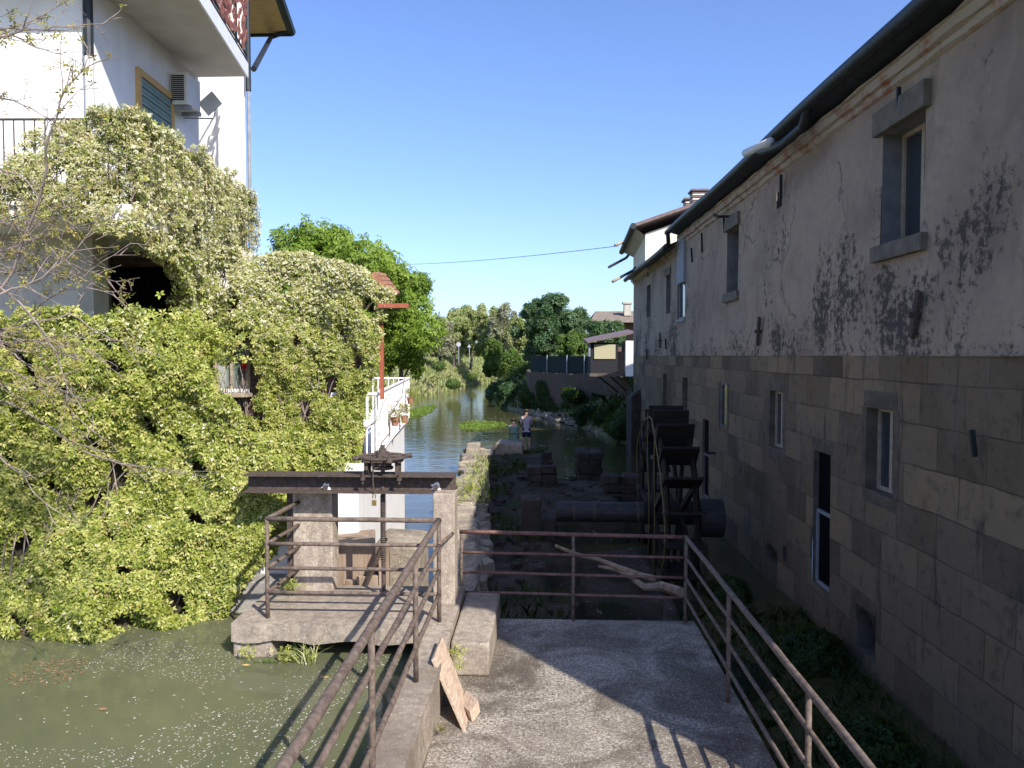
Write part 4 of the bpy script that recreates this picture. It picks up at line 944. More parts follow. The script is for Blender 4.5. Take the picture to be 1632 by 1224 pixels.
def flowers(par, C, N, frac, size=.021):
    k = RNG.uniform(0, 1, len(C)) < frac; C2 = C[k]+N[k]*.02+RNG.normal(0, .012, (k.sum(), 3))
    if len(C2): leaf_mesh('blossom', C2, N[k]+np.array([.3,-.5,.4]), size, M['blossom'], par, k=5, wid=.6)
SUNB = np.array([.25,-.45,.45])
# (a) bank curtain from the water up to the balcony storey
vA = empty('bank_vine', (-4.5,8.1,.1), 'dense leafy creeper curtain hanging down to the green canal', 'climbing plant')
q = [P(-150,1048,7.35), P(425,1000,8.35)]
OA = (-7.0,7.2,-.02); UA = (3.95,1.28,0); VA = (-.0,.45,3.65)
def edA(s_, t_, sm):
    top = np.interp(s_, [0,.35,.55,.7,.78,.83,.9,1], [1,1,.99,.95,.86,.72,.63,.57]); lo = np.interp(s_, [0,.75,.85,.91,.95,1], [0,0,.03,.13,.22,.36])
    return (t_ < top+.03*sm) & (t_ > lo-.0+.02*sm)
C, N, s_, t_ = sheet(OA, UA, VA, 46000, .32, 60, -.9, .25, edA)
leaf_mesh('foliage', C, N+SUNB*.6, 0.056, M['vine_leaf'], vA, tilt=.5, droop=.3)
flowers(vA, C, N, np.clip((C[:,2]-1.0)*.08, 0.01, .16)*(make_noise(1.2, 77)(C) > 0))
co_ = core('stem_shade_backing', (-7.0,7.25,0), tuple(np.array(UA)*.86), tuple(np.array(VA)*.93), .28, 60, vA, .30, lambda a: np.interp(a*.86, [0,.65,.75,.80,.86], [1,.98,.86,.66,.58]))
stems(OA, tuple(np.array(UA)*.8), tuple(np.array(VA)*.8), 40, vA, .26)
# (b) veranda wall
vB = empty('veranda_vine', (-3.6,10.2,1.6), 'flowering creeper covering the veranda wall around its window', 'climbing plant')
OB = (-5.05,10.15,.95); UB = (3.03,.0,0); VB = (0,.0,3.62)
wx0, wx1 = P(341,580,10.15).x, P(402,580,10.15).x; wz0, wz1 = P(370,632,10.15).z, P(370,537,10.15).z
def edB(s_, t_, sm):
    x = OB[0]+s_*UB[0]; z_ = OB[2]+t_*VB[2]
    top = np.interp(x, [-5.05,-4.2,-3.9,-3.3,-2.8,-2.45,-2.2], [5.1,4.66,4.54,4.50,4.42,4.28,3.95]); k = (z_ < top+.07*sm) & (x > -4.85+.08*sm)
    right = np.interp(z_, [.9,1.3,1.6,2.3,2.6,3.2,3.6,4.5], [-2.9,-2.75,-2.5,-2.42,-2.36,-2.24,-2.12,-2.04]); k &= x < right+.07*sm
    lo = np.interp(x, [-5.05,-3.6,-3.2,-2.6,-2.2], [.8,1.2,1.45,1.62,1.9]); k &= z_ > lo+.05*sm
    k &= ~((x > wx0-.05+.03*sm) & (x < wx1+.07+.03*sm) & (z_ > wz0-.04+.03*sm) & (z_ < wz1+.10+.03*sm))
    k &= ~((x > wx0+.05) & (x < wx1-.0) & (z_ > wz0-.28) & (z_ <= wz0) & (sm > -.25))
    return k
C, N, s_, t_ = sheet(OB, UB, VB, 33000, .22, 65, -.75, .20, edB, 3.2)
ol = np.clip((C[:,2]-2.7)/1.6, 0, 1); isol = RNG.uniform(0, 1, len(C)) < ol*.8
leaf_mesh('foliage', C[~isol], N[~isol]+SUNB*.6, 0.046, M['vine_leaf'], vB, tilt=.45, droop=.2)
leaf_mesh('pale_foliage', C[isol], N[isol]+SUNB*.6, 0.046, M['olive_leaf'], vB, tilt=.45, droop=.2)
flowers(vB, C, N, np.clip((C[:,2]-3.3)*.35, 0.01, .38)*(.4+.9*(make_noise(1.1, 78)(C) > -.1)))
stems((-5.0,10.15,1.1), (2.45,0,0), (0,0,2.4), 60, vB, .14)
C1, N1, a_, b_ = sheet((-4.0,8.82,.25), (1.15,.0,0), (0,.1,1.15), 3600, .18, 68, -.8, .2, lambda a, b, c: (a < .86+.06*c) & (b > np.interp(a, [0,.5,.75,1], [0,.2,.55,.75])+.05*c))
C2, N2, a_, b_ = sheet((-4.2,9.85,.85), (1.72,.0,0), (0,.1,1.2), 6000, .12, 69, -.8, .2, lambda a, b, c: b > np.interp(a, [0,.3,.6,1], [0,.0,.35,.6])+.05*c)
C = np.concatenate([C1, C2]); N = np.concatenate([N1, N2]); leaf_mesh('foliage', C, N+SUNB*.6, .06, M['vine_leaf'], vB, tilt=.5, droop=.3)
# (c) balcony: front rail, side rail and the fall between them
vC = empty('balcony_vine', (-4.3,9.5,4.7), 'pale flowering creeper spilling over the lower balcony railing', 'climbing plant')
fr_ = P(205,182,7.9).x
sets = []
def edC1(s_, t_, sm):
    top = np.interp(s_, [0,.45,.7,.85,1], [.84,.90,.94,.98,.99]); lo = np.interp(s_, [0,.45,.7,.78,.85,.93,1], [.5,.54,.50,.54,.45,.42,.46]); return (t_ < top+.03*sm) & (t_ > lo+.04*sm)
sets.append(sheet((-6.6,7.72,3.3), (6.6+fr_+.1,.15,0), (0,0,2.45), 14000, .14, 70, -.45, .22, edC1, 3.4))
sx_, sy_ = lb_out[2]
def edC2(s_, t_, sm): return (t_ < np.interp(s_, [0,.3,.7,1], [.985,1,.99,.93])+.02*sm) & (t_ > np.interp(s_, [0,.08,.2,.30,.36,.41,.46,.55], [.52,.56,.47,.40,.30,.05,.15,.48])+.04*sm)
sets.append(sheet((fr_+.06,7.8,2.9), (sx_-fr_-.0,4.1,0), (0,0,2.85), 22000, .16, 72, -.8, .25, edC2, 3.0))
# top of the balcony side, seen from the side as a rounded shoulder
sets.append(sheet((fr_-.35,8.0,5.62), (.42,.0,0), (sx_-fr_,3.9,-.02), 3500, .09, 76, -.7, .15, None, 3.0))
C = np.concatenate([x[0] for x in sets]); N = np.concatenate([x[1] for x in sets])
isol = RNG.uniform(0, 1, len(C)) < np.clip((C[:,2]-3.6)/1.2, .1, .85)
leaf_mesh('foliage', C[~isol], N[~isol]+SUNB*.6, 0.045, M['vine_leaf'], vC, tilt=.45, droop=.2)
leaf_mesh('pale_foliage', C[isol], N[isol]+SUNB*.6, 0.045, M['olive_leaf'], vC, tilt=.45, droop=.2)
flowers(vC, C, N, np.where(C[:,0] > fr_-.25, .34, .06))
stems((-6.4,7.75,4.5), (2.1,.15,0), (0,0,1.0), 34, vC, .05, .006); stems((fr_-.14,9.7,3), (sx_-fr_+.1,2.0,0), (0,0,2.2), 30, vC, .12)
# (d) low shrub in the recess between curtain and balcony fall
vD = empty('recess_shrub', (-5,8.9,2.8), 'shaded green shrub below the dark window of the recess', 'shrub')
C = np.array([-4.7,9.1,3.25])+RNG.normal(0, 1, (3000, 3))*np.array([.42,.25,.16]); leaf_mesh('foliage', C, C*0+np.array([.2,-.6,.6]), .058, M['vine_leaf'], vD)
# deck plants
def tuft(px, py, D_, n, s_, mat, lab, kind='leaf', up=.0):
    c = P(px, py, D_); e = empty('wall_weed', c, lab, 'weed')
    if kind == 'leaf':
        C_ = np.array(c)+RNG.normal(0, 1, (n, 3))*np.array([s_,s_*.4,s_*.6]); leaf_mesh('foliage', C_, C_*0+np.array([0,-.7,.5]), s_*.45, M[mat], e)
    else:
        pts = np.array(c)+RNG.normal(0, 1, (n, 3))*np.array([s_*.25,s_*.15,.005]); blades('blade', pts, s_, s_*.05, mat, None, .7, e)
tuft(395,1040,7.25,40,.05,'vine_leaf','spiky weed at the left corner of the deck leg'); tuft(425,1062,7.2,60,.06,'bush_leaf','broad leaved weed at the foot of the deck leg')
tuft(462,1045,7.25,90,.06,'vine_leaf','leafy weed on the right of the deck leg'); tuft(487,1055,7.25,60,.22,'grass_blade','arching grass tuft hanging under the deck edge','grass')
tuft(726,1040,6.95,50,.05,'vine_leaf','small upright weed in the joint behind the leaning plank'); tuft(726,1062,6.85,30,.04,'vine_leaf','low weed at the foot of the kerb wall joint')
tuft(705,1165,5.98,40,.06,'young_leaf','yellowed moss tuft where the kerb meets the terrace','grass'); tuft(726,968,8.65,40,.05,'vine_leaf','weed beside the narrow pier foot')
tuft(462,935,8.2,70,.06,'vine_leaf','weed growing at the foot of the broad pier')

# floating petals and leaves
def petals(name, n, xr, yr, z_, size, label, seed, thr=-.2, mat='petal'):
    x = RNG.uniform(*xr, n); y = RNG.uniform(*yr, n); p = np.stack([x, y, 0*x], 1); nn = make_noise(.9, seed)(p)+.6*make_noise(2.8, seed+1)(p); k = nn > thr
    C_ = np.stack([x, y, np.full(n, z_)], 1)[k]; m = len(C_); a = RNG.uniform(0, 6.28, m); L_ = size*RNG.uniform(.4, 1.5, m)
    D_ = np.stack([np.cos(a), np.sin(a), 0*a], 1)*L_[:, None]; W_ = np.stack([-np.sin(a), np.cos(a), 0*a], 1)*(L_*RNG.uniform(.4,.9,m))[:, None]
    V = np.stack([C_-D_*.5, C_+W_*.35, C_+D_*.5, C_-W_*.35], 1).reshape(-1, 3); o = npmesh(name, V, np.arange(len(V)).reshape(-1, 4), M[mat], None, np.repeat(RNG.uniform(0,.8,m)+.2*(RNG.uniform(0,1,m) > .93), 4)); tag(o, label, 'petals', kind='stuff')
petals('floating_petals', 11000, (-6,-1.2), (4.2,8.4), .074, .018, 'fallen white petals drifting on the green canal', 81, .40)
petals('scattered_petals', 700, (-6,-1.2), (4.2,8.4), .0742, .024, 'sparse pale petals between the drifting trails on the canal', 181, -.6)
petals('floating_debris', 1800, (-6,-4.0), (6.6,8.0), .075, .035, 'brown leaf litter floating against the creeper', 83, .25, 'litter')
petals('terrace_litter', 500, (-.85,1.6), (4.5,8.6), .004, .018, 'small pale leaf scraps scattered over the terrace', 85, .0, 'litter')
for px, py, mat, lab in ((517,1079,'young_leaf','orange leaf floating under the deck edge'),(392,1060,'young_leaf','yellow leaf floating left of the deck leg'),(164,1130,'terracotta','red leaf floating on the open canal')):
    c = PZ(px, py, .078); tag(MB().add([c+Vector(v) for v in ((-.05,0,0),(0,.02,.004),(.05,0,0),(0,-.02,0))], [(0,1,2,3)]).build('fallen_leaf', M['yellow_frame'] if mat == 'young_leaf' else M[mat]), lab, 'leaf')
# algae mats on the river
def algae(px0, px1, y0, y1, lab, seed):
    a_, b_ = PZ((px0+px1)/2, y0, -1), PZ((px0+px1)/2, y1, -1); l_, r_ = PZ(px0, (y0+y1)/2, -1), PZ(px1, (y0+y1)/2, -1); n = 9000
    u, v = RNG.normal(0, .42, n), RNG.normal(0, .42, n); k = u*u+v*v < 1+.25*np.sin(np.arctan2(v,u)*3+seed)
    C_ = np.stack([(l_.x+r_.x)/2+u*(r_.x-l_.x)/2, (a_.y+b_.y)/2+v*(a_.y-b_.y)/2*1.0, np.full(n, -.985)], 1)[k]
    o = leaf_mesh('algae_mat', C_, C_*0+np.array([0,0,1]), .10, M['algae'], tilt=.25); tag(o, lab, 'algae', kind='stuff')
algae(728,803,671,686,'bright green weed mat floating left of the two people', 1); algae(640,684,646,671,'green weed mat floating beside the white railing', 3)
petals('river_flecks', 900, (-6,2), (24,50), -.99, .12, 'pale scum and leaf flecks drifting on the shaded river', 88, .5)

# ------------------------------------------------------------------ foreground bare branches
ft = empty('leafless_tree', (-4.6,5.2,0), 'nearly bare tree with thin branches reaching in from the left', 'tree')
tb = MB(); lp = []
def branch(path, r0, D_, depth=2, seed=0):
    rnd = random.Random(seed); pts = [P(x, y, D_+.15*math.sin(i+seed)) for i, (x, y) in enumerate(path)]
    fine = []
    for a, b in zip(pts, pts[1:]):
        for k in range(4): fine.append(a.lerp(b, k/4)+Vector((rnd.uniform(-1,1), rnd.uniform(-1,1), rnd.uniform(-1,1)))*.012)
    fine.append(pts[-1]); n = len(fine); tb.tube(fine, [max(.0022, r0*(1-.85*i/n)) for i in range(n)], 5)
    if depth:
        for i in range(2, n):
            if rnd.random() < .62:
                a = fine[i]; d = (fine[i]-fine[i-1]).normalized(); side = Vector((rnd.uniform(-.6,1), rnd.uniform(-.6,.6), rnd.uniform(-.8,1))); d = (d+side*.8).normalized()
                ln = rnd.uniform(.12,.42)*(1 if depth > 1 else .6); q = [a]; 
                for k in range(4): d = (d+Vector((rnd.uniform(-1,1), rnd.uniform(-1,1), rnd.uniform(-1,1)))*.22).normalized(); q.append(q[-1]+d*ln/4)
                tb.tube(q, [r0*.42,r0*.36,r0*.3,r0*.22,.0018], 4)
                if rnd.random() < .5: lp.append(q[-1])
                if rnd.random() < .35: lp.append(q[2])
                for k in (1, 2, 3):
                    if rnd.random() < .6:
                        e = q[k]+Vector((rnd.uniform(-1,1), rnd.uniform(-1,1), rnd.uniform(-1,1))).normalized()*rnd.uniform(.05,.16); tb.tube([q[k], e], [.0035,.0015], 3)
                        if rnd.random() < .4: lp.append(e)
BR = [([(-120,90),(-40,70),(40,50),(100,42),(165,38)], .012), ([(-60,60),(40,38),(90,12),(96,-25)], .009), ([(-100,20),(10,50),(60,75),(110,92)], .008),
  ([(-90,150),(20,160),(80,190),(100,215)], .008), ([(-60,560),(20,430),(70,300),(78,215),(100,150),(135,105),(140,78)], .012), ([(-80,380),(20,345),(70,335),(135,310)], .010),
  ([(-100,470),(-10,440),(60,425),(130,455),(180,470)], .011), ([(20,520),(90,470),(150,425),(208,388)], .008), ([(-80,520),(0,470),(70,440),(120,400)], .010),
  ([(-80,540),(30,520),(110,500),(180,540),(215,550)], .010), ([(-80,500),(20,560),(60,600),(120,640)], .010), ([(-60,620),(30,650),(110,700),(200,740)], .011),
  ([(-60,420),(30,480),(90,560),(110,640),(120,720)], .011), ([(-40,250),(30,280),(80,330),(130,370)], .009), ([(-60,300),(20,300),(60,350),(90,420)], .008),
  ([(-80,440),(0,400),(50,380),(90,370),(160,360)], .008), ([(-60,580),(10,545),(80,540),(150,560)], .009), ([(130,720),(190,740),(250,745),(330,760)], .007), ([(-60,680),(40,760),(100,850)], .009)]
for k in range(11):
    y0 = random.uniform(340, 640); x = random.uniform(-90,-40); p_ = [(x, y0)]; dy = random.uniform(-14, 16)
    for q_ in range(random.randint(3,5)): x += random.uniform(35,60); y0 += dy+random.uniform(-16,16); p_.append((x, y0))
    BR.append((p_, random.uniform(.005,.008)))
for i, (pth, r0) in enumerate(BR): branch(pth, r0, 5.3+.25*(i % 4), 2, i+3)
tb.build('branches', M['twig'], ft)
MB().tube([P(-260,1400,5.5),P(-230,900,5.5),P(-190,500,5.5),P(-170,120,5.5),P(-150,-150,5.5)], [.10,.085,.07,.05,.03], 10).build('trunk', M['bark'], ft)
for (pth, r0) in BR:
    x0, y0 = pth[0]
    if x0 < 0: MB().tube([P(-195,y0+60,5.5), P(x0,y0,5.45)], [.02,r0], 5).build('limb', M['bark'], ft)
C = np.array([tuple(v) for v in lp]); C = np.repeat(C, 2, 0)+RNG.normal(0, .015, (len(C)*2, 3))
leaf_mesh('young_leaves', C, C*0+np.array([.3,-.5,.5]), .036, M['young_leaf'], ft, k=4, tilt=.8)

# ------------------------------------------------------------------ trees
def tree(name, base, crown_c, crown_r, nl, nleaf, size, mat, label, group=None, k=5, droop=.2, trunk_r=.2, seed=0, lobe=.3, gap=-.45, wid=.42, cat='tree'):
    g = np.random.default_rng(seed+100); e = empty(name, base, label, cat, group); cc = np.array(crown_c); cr = np.array(crown_r)
    L_ = unit(g.normal(size=(nl, 3)))*(g.uniform(.25, .92, nl)**.8)[:, None]; L_[:, 2] = np.clip(L_[:, 2], -.72, .8); lr_ = g.uniform(.65, 1.25, nl)*lobe
    idx = g.integers(0, nl, nleaf); d = unit(g.normal(size=(nleaf, 3)))
    rr_ = g.uniform(.35, 1.0, nleaf)**.6 * g.uniform(.8, 1.25, nleaf)
    C = cc + cr*(L_[idx] + d*(lr_[idx]*rr_)[:, None]); f = .6*make_noise(9/max(cr), seed+9)(C)+.5*make_noise(26/max(cr), seed+10)(C); kp = f > gap + g.uniform(-.2, .2, nleaf)
    base_ = np.clip(.5+.32*make_noise(4/max(cr), seed+5)(C)+g.normal(0, .14, nleaf), 0, 1)[kp]
    leaf_mesh('crown', C[kp], d[kp]+np.array([.2,-.3,.4]), size, M[mat], e, k=k, droop=droop, tilt=.5, wid=wid, base=base_)
    m = MB(); b = Vector(base); top = Vector(crown_c)+Vector((0,0,crown_r[2]*.2))
    m.tube([b, b.lerp(top, .3)+Vector((g.uniform(-.2,.2),0,0)), b.lerp(top, .65), top], [trunk_r, trunk_r*.8, trunk_r*.5, trunk_r*.15], 8)
    for i in range(min(nl, 10)):
        q = Vector(cc + cr*L_[i]); s0 = b.lerp(top, g.uniform(.3,.7)); m.tube([s0, s0.lerp(q, .5)+Vector((0,0,.1*crown_r[2])), q], [trunk_r*.4, trunk_r*.22, trunk_r*.06], 5)
    m.build('trunk', M['bark'], e); return e
def TP(px, pytop, pybot, D_, wpx):            # centre px, top, bottom, distance, half width in px -> centre, radii
    a, b = P(px, pytop, D_), P(px, pybot, D_); return ((a.x+b.x)/2, D_, (a.z+b.z)/2), (wpx*D_/F, wpx*D_/F*.95, (a.z-b.z)/2)
c, r = TP(540, 352, 620, 23.5, 158); tree('walnut_tree', (c[0],c[1],.5), c, r, 90, 26000, .17, 'walnut_leaf', 'bright green broadleaf tree behind the creeper covered veranda', k=4, droop=.7, trunk_r=.2, seed=1, lobe=.20, gap=-.45, wid=.34)
c, r = TP(640, 420, 628, 24.5, 46); tree('walnut_tree', (c[0],c[1],.5), c, r, 30, 6500, .16, 'walnut_leaf', 'drooping bright green tree overhanging the white railing end', k=4, droop=.7, trunk_r=.12, seed=2, lobe=.27, gap=-.5, wid=.34)
c, r = TP(882, 466, 594, 62, 62); tree('round_tree', (c[0],c[1],1.5), c, r, 90, 17000, .30, 'dark_leaf', 'tall dark green rounded tree above the netted fence', trunk_r=.25, seed=3, lobe=.19, gap=-.6)
c, r = TP(958, 502, 580, 60, 36); tree('round_tree', (c[0],c[1],1.5), c, r, 50, 9000, .28, 'dark_leaf', 'lower dark green tree in front of the tiled farmhouse', trunk_r=.2, seed=4, lobe=.22, gap=-.6)
c, r = TP(915, 530, 580, 56, 26); tree('round_tree', (c[0],c[1],1.5), c, r, 26, 4500, .26, 'bush_leaf', 'fresh green bush at the foot of the tall dark tree', trunk_r=.12, seed=5, lobe=.26, gap=-.7, cat='bush')
bgl = ((700,505,572,95,30,'grey_leaf','greyish half bare tree at the left of the far bank row'),(722,492,572,108,28,'spring_leaf','pale spring tree second from the left on the far bank'),(750,479,572,112,34,'spring_leaf','tallest pale spring tree over the far embankment'),
  (782,488,585,104,28,'spring_leaf','olive green tree right of the tallest pale one'),(806,484,598,100,28,'grey_leaf','pale grey tree beside the dark rounded tree'),(828,500,600,92,24,'spring_leaf','olive tree half hidden by the dark rounded tree'),
  (786,540,600,98,17,'bush_leaf','green bush low at the river bend'),(815,558,622,84,20,'bush_leaf','yellowish green bush leaning over the water at the bend'),(665,520,572,90,24,'bush_leaf','green tree showing behind the drooping walnut'))
for i, (px, yt, yb, D_, w, mat, lab) in enumerate(bgl):
    c, r = TP(px, yt, yb, D_, w); tree('far_tree', (c[0],c[1],1.0), c, r, 60, 6500, .42, mat, lab, 'trees beyond the river bend', trunk_r=.22, seed=20+i, lobe=.21, gap=-.25 if 'grey' in mat or 'spring' in mat else -.7)
# a distant wood closing the horizon
N_ = 26000; a = RNG.uniform(rad(50), rad(130), N_); R2 = RNG.uniform(200, 260, N_); x = np.cos(a)*R2; y = np.sin(a)*R2; hh = 6+2.2*make_noise(.07, 90)(np.stack([x, y, 0*x], 1))
C = np.stack([x, y, 1.5+hh*RNG.uniform(0, 1, N_)**.7], 1); tag(leaf_mesh('distant_wood', C, C*0+np.array([0,-.7,.7]), 1.2, M['spring_leaf'], tilt=.6), 'hazy wood closing the view beyond the fields', 'wood', kind='stuff')
# bank grass
N_ = 60000; gx = RNG.uniform(-26, 8, N_); gy = RNG.uniform(24, 140, N_); sd_ = sdist(gx, gy); k = (sd_ > -.35) & (sd_ < 9) & (gx < np.interp(gy, [0,60,130], [-1,-8,2])); gx, gy, sd_ = gx[k], gy[k], sd_[k]
Z_ = np.array([terrain_z(a_, b_) for a_, b_ in zip(gx, gy)]); blades('bank_grass', np.stack([gx, gy, np.maximum(Z_-.05, -1.05)], 1), .55, .09, 'grass_blade', 'long pale and green grass on the far left embankment', .5)
for i, (px, py, s_, lab) in enumerate(((700,583,.6,'dark green bush high on the far embankment'),(722,612,0.6,'reedy green clump at the waterline of the far bank'),(752,600,0.5,'small clump near the far waterline'))):
    c = PZ(px, py, 0.2 if py > 590 else 2.0); D_ = min(c.y, 95); c = P(px, py, D_); e = empty('bank_bush', c, lab, 'bush')
    d = unit(RNG.normal(size=(1200, 3))); C_ = np.array(c)+d*np.array([s_*1.2,s_,s_*.8])*RNG.uniform(.5,1,(1200,1)); leaf_mesh('foliage', C_, d+np.array([0,-.3,.5]), .2, M['bush_leaf'], e)
N_ = 16000; gx = RNG.uniform(-7, 6, N_); gy = RNG.uniform(32, 80, N_); sd_ = sdist(gx, gy); k = (sd_ > -.2) & (sd_ < 3.6) & (gx > np.interp(gy, [32,56,80], [0,-4,-7])); gx, gy = gx[k], gy[k]
Z_ = np.array([terrain_z(a_, b_) for a_, b_ in zip(gx, gy)]); blades('bank_growth', np.stack([gx, gy, np.maximum(Z_-.05, -1.05)], 1), .5, .10, 'shade_leaf', 'dark rank growth on the steep shaded right bank', .7, cat='undergrowth')
# road signs
for px, py, k in ((731,549,0), (748,552,1)):
    a_, b_ = P(px, py, 84), P(px, 570, 84); e = empty('road_sign', (a_.x,84,b_.z), 'small round road sign on the embankment, left one' if k == 0 else 'small angular road sign on the embankment, right one', 'road sign')
    MB().tube([(a_.x,84,b_.z-.6),(a_.x,84,a_.z)], .05, 6).build('pole', M['grey_pipe'], e); MB().tube([(a_.x,83.92,a_.z),(a_.x,83.97,a_.z)], .26 if k == 0 else .24, 14 if k == 0 else 3).build('sign_plate', M['lamp_sign'], e)
# ------------------------------------------------------------------ right bank: brick wall, netting, shed, farmhouse
WL = [(5.4,33),(4.5,40),(3.5,44),(1.5,48),(-1.0,54),(-1.3,60)]
m = MB()
for a, b in zip(WL, WL[1:]):
    n = 8
    for k in range(n):
        p = [a[0]+(b[0]-a[0])*k/n, a[1]+(b[1]-a[1])*k/n]; q = [a[0]+(b[0]-a[0])*(k+1)/n, a[1]+(b[1]-a[1])*(k+1)/n]
        w1, w2 = .06*math.sin(p[1]*3), .06*math.sin(q[1]*3); m.prism([(p[0],p[1]),(q[0],q[1]),(q[0]+.4,q[1]),(p[0]+.4,p[1])], -1, [1.95+w1,1.95+w2,1.95+w2,1.95+w1])
tag(m.build('retaining_wall', M['far_brick']), 'crumbling reddish brick retaining wall on the right bank', 'wall')
fe = empty('netted_fence', (1.5,48,1.95), 'dark green netted fence standing on the brick retaining wall', 'fence'); FP = [(4.3,41.5),(3.6,44.2),(1.6,48.2),(-.9,54.2)]
for a, b in zip(FP, FP[1:]):
    m = MB(); m.prism([(a[0],a[1]),(b[0],b[1]),(b[0]+.03,b[1]),(a[0]+.03,a[1])], 1.95, 3.08); m.build('netting', M['netting'], fe)
    for t_ in (0,.5): c = (a[0]+(b[0]-a[0])*t_-.06, a[1]+(b[1]-a[1])*t_); MB().tube([(*c,1.9),(*c,3.15)], .04, 6).build('post', M['grey_pipe'], fe)
def BB(px0, px1, py0, py1, D_, dep):
    a, b = P(px0, py1, D_), P(px1, py0, D_); return (a.x,D_,a.z), (b.x,D_+dep,b.z)
sh = empty('riverside_shed', (3.5,40,2), 'dark lean-to shed propped out over the right bank', 'shed')
MB().box(*BB(941,985,546,596,39,2.5)).build('wall', M['black_cloth'], sh); wp = MB().box(*BB(947,981,549,572,38.94,.05)).build('window', M['yellow_pane'], sh)
a, b = P(936,547,38.6), P(1014,531,38.6); MB().add([(a.x,38.6,a.z),(b.x,38.6,b.z),(b.x,42.5,b.z+.25),(a.x,42.5,a.z+.25),(a.x,38.6,a.z+.08),(b.x,38.6,b.z+.08),(b.x,42.5,b.z+.33),(a.x,42.5,a.z+.33)],
   [(3,2,1,0),(4,5,6,7),(0,1,5,4),(1,2,6,5),(2,3,7,6),(3,0,4,7)]).build('roof', M['brown_roof'], sh)
MB().box(*BB(997,1016,543,600,38.8,2)).build('white_panel', M['white_plaster'], sh)
MB().box(*BB(985,998,560,600,39.4,1)).build('wall', M['old_wood'], sh); MB().box(*BB(938,941,545,568,38.9,.1)).build('post', M['grey_pipe'], sh)
for p0, p1 in ((950,985),(970,1000)): MB().tube([P(p0,597,39), P(p1,625,40.5)], .05, 5).build('strut', M['bark'], sh)
MB().box(*BB(940,1000,595,600,38.9,2.8)).build('floor', M['bark'], sh)
fh = empty('farmhouse', (7,66,2), 'low farmhouse with weathered tiled roof beyond the shed', 'house')
MB().box(*BB(955,1060,512,575,66,6)).build('wall', M['veranda_brick'], fh)
a, b = P(940,514,64), P(1080,514,64); zr2 = P(1000,496,69).z
MB().add([(a.x,64,a.z),(b.x,64,a.z),(b.x,69,zr2),(a.x+.8,69,zr2),(a.x,74,a.z),(b.x,74,a.z)], [(0,1,2,3),(3,2,5,4)]).build('roof', M['farm_roof'], fh)
MB().box(*BB(995,1006,484,503,66.5,.8)).box(*BB(993,1008,481,484,66.4,1.0)).build('chimney', M['tan_plaster'], fh)
# riprap and bushes on the right bank
rk = MB()
for k in range(260):
    t_ = random.random(); a = (3.9,37); b = (-2.0,56); f = random.random()**1.2; x = a[0]+(b[0]-a[0])*t_+f*1.6; y = a[1]+(b[1]-a[1])*t_+f*.8; s_ = random.uniform(.2,.45); rk.rock((x,y,-.95+f*1.0), s_, s_, s_*.7, .25)
tag(rk.build('riprap', M['rubble']), 'loose boulders piled at the foot of the right bank', 'rocks', kind='stuff')
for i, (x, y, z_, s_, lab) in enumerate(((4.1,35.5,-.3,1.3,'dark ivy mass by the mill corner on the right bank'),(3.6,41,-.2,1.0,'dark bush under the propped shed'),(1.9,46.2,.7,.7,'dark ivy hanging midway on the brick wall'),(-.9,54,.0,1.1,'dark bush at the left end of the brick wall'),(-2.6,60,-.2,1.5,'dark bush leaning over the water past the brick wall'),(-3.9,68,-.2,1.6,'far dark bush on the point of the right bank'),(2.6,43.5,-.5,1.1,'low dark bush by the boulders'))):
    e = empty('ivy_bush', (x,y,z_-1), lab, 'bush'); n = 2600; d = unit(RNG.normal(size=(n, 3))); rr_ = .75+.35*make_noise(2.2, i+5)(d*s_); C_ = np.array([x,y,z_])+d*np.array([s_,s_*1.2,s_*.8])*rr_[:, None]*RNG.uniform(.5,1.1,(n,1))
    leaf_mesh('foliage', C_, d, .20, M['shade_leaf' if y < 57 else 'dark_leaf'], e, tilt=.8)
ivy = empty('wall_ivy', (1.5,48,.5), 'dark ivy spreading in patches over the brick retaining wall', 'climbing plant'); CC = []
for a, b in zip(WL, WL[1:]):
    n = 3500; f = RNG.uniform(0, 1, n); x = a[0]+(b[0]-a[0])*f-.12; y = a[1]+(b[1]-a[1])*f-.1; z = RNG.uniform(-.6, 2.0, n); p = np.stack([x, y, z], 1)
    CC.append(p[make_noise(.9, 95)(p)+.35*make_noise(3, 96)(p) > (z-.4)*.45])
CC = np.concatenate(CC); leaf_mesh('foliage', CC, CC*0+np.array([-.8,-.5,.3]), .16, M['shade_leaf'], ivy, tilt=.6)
MB().tube([(1.4,48.1,-.6),(1.45,48,.3),(1.35,48.2,1.2)], [.05,.04,.02], 5).build('stem', M['bark'], ivy)
# overhead cable
a, b = P(560,420,70), P(985,392,31); pts = [a.lerp(b, k/24)-Vector((0,0,1.0*4*(k/24)*(1-k/24)*.35)) for k in range(25)]
tag(MB().tube(pts, .016, 5).build('overhead_cable', M['grey_pipe']), 'thin overhead cable crossing the sky to the mill end', 'cable')

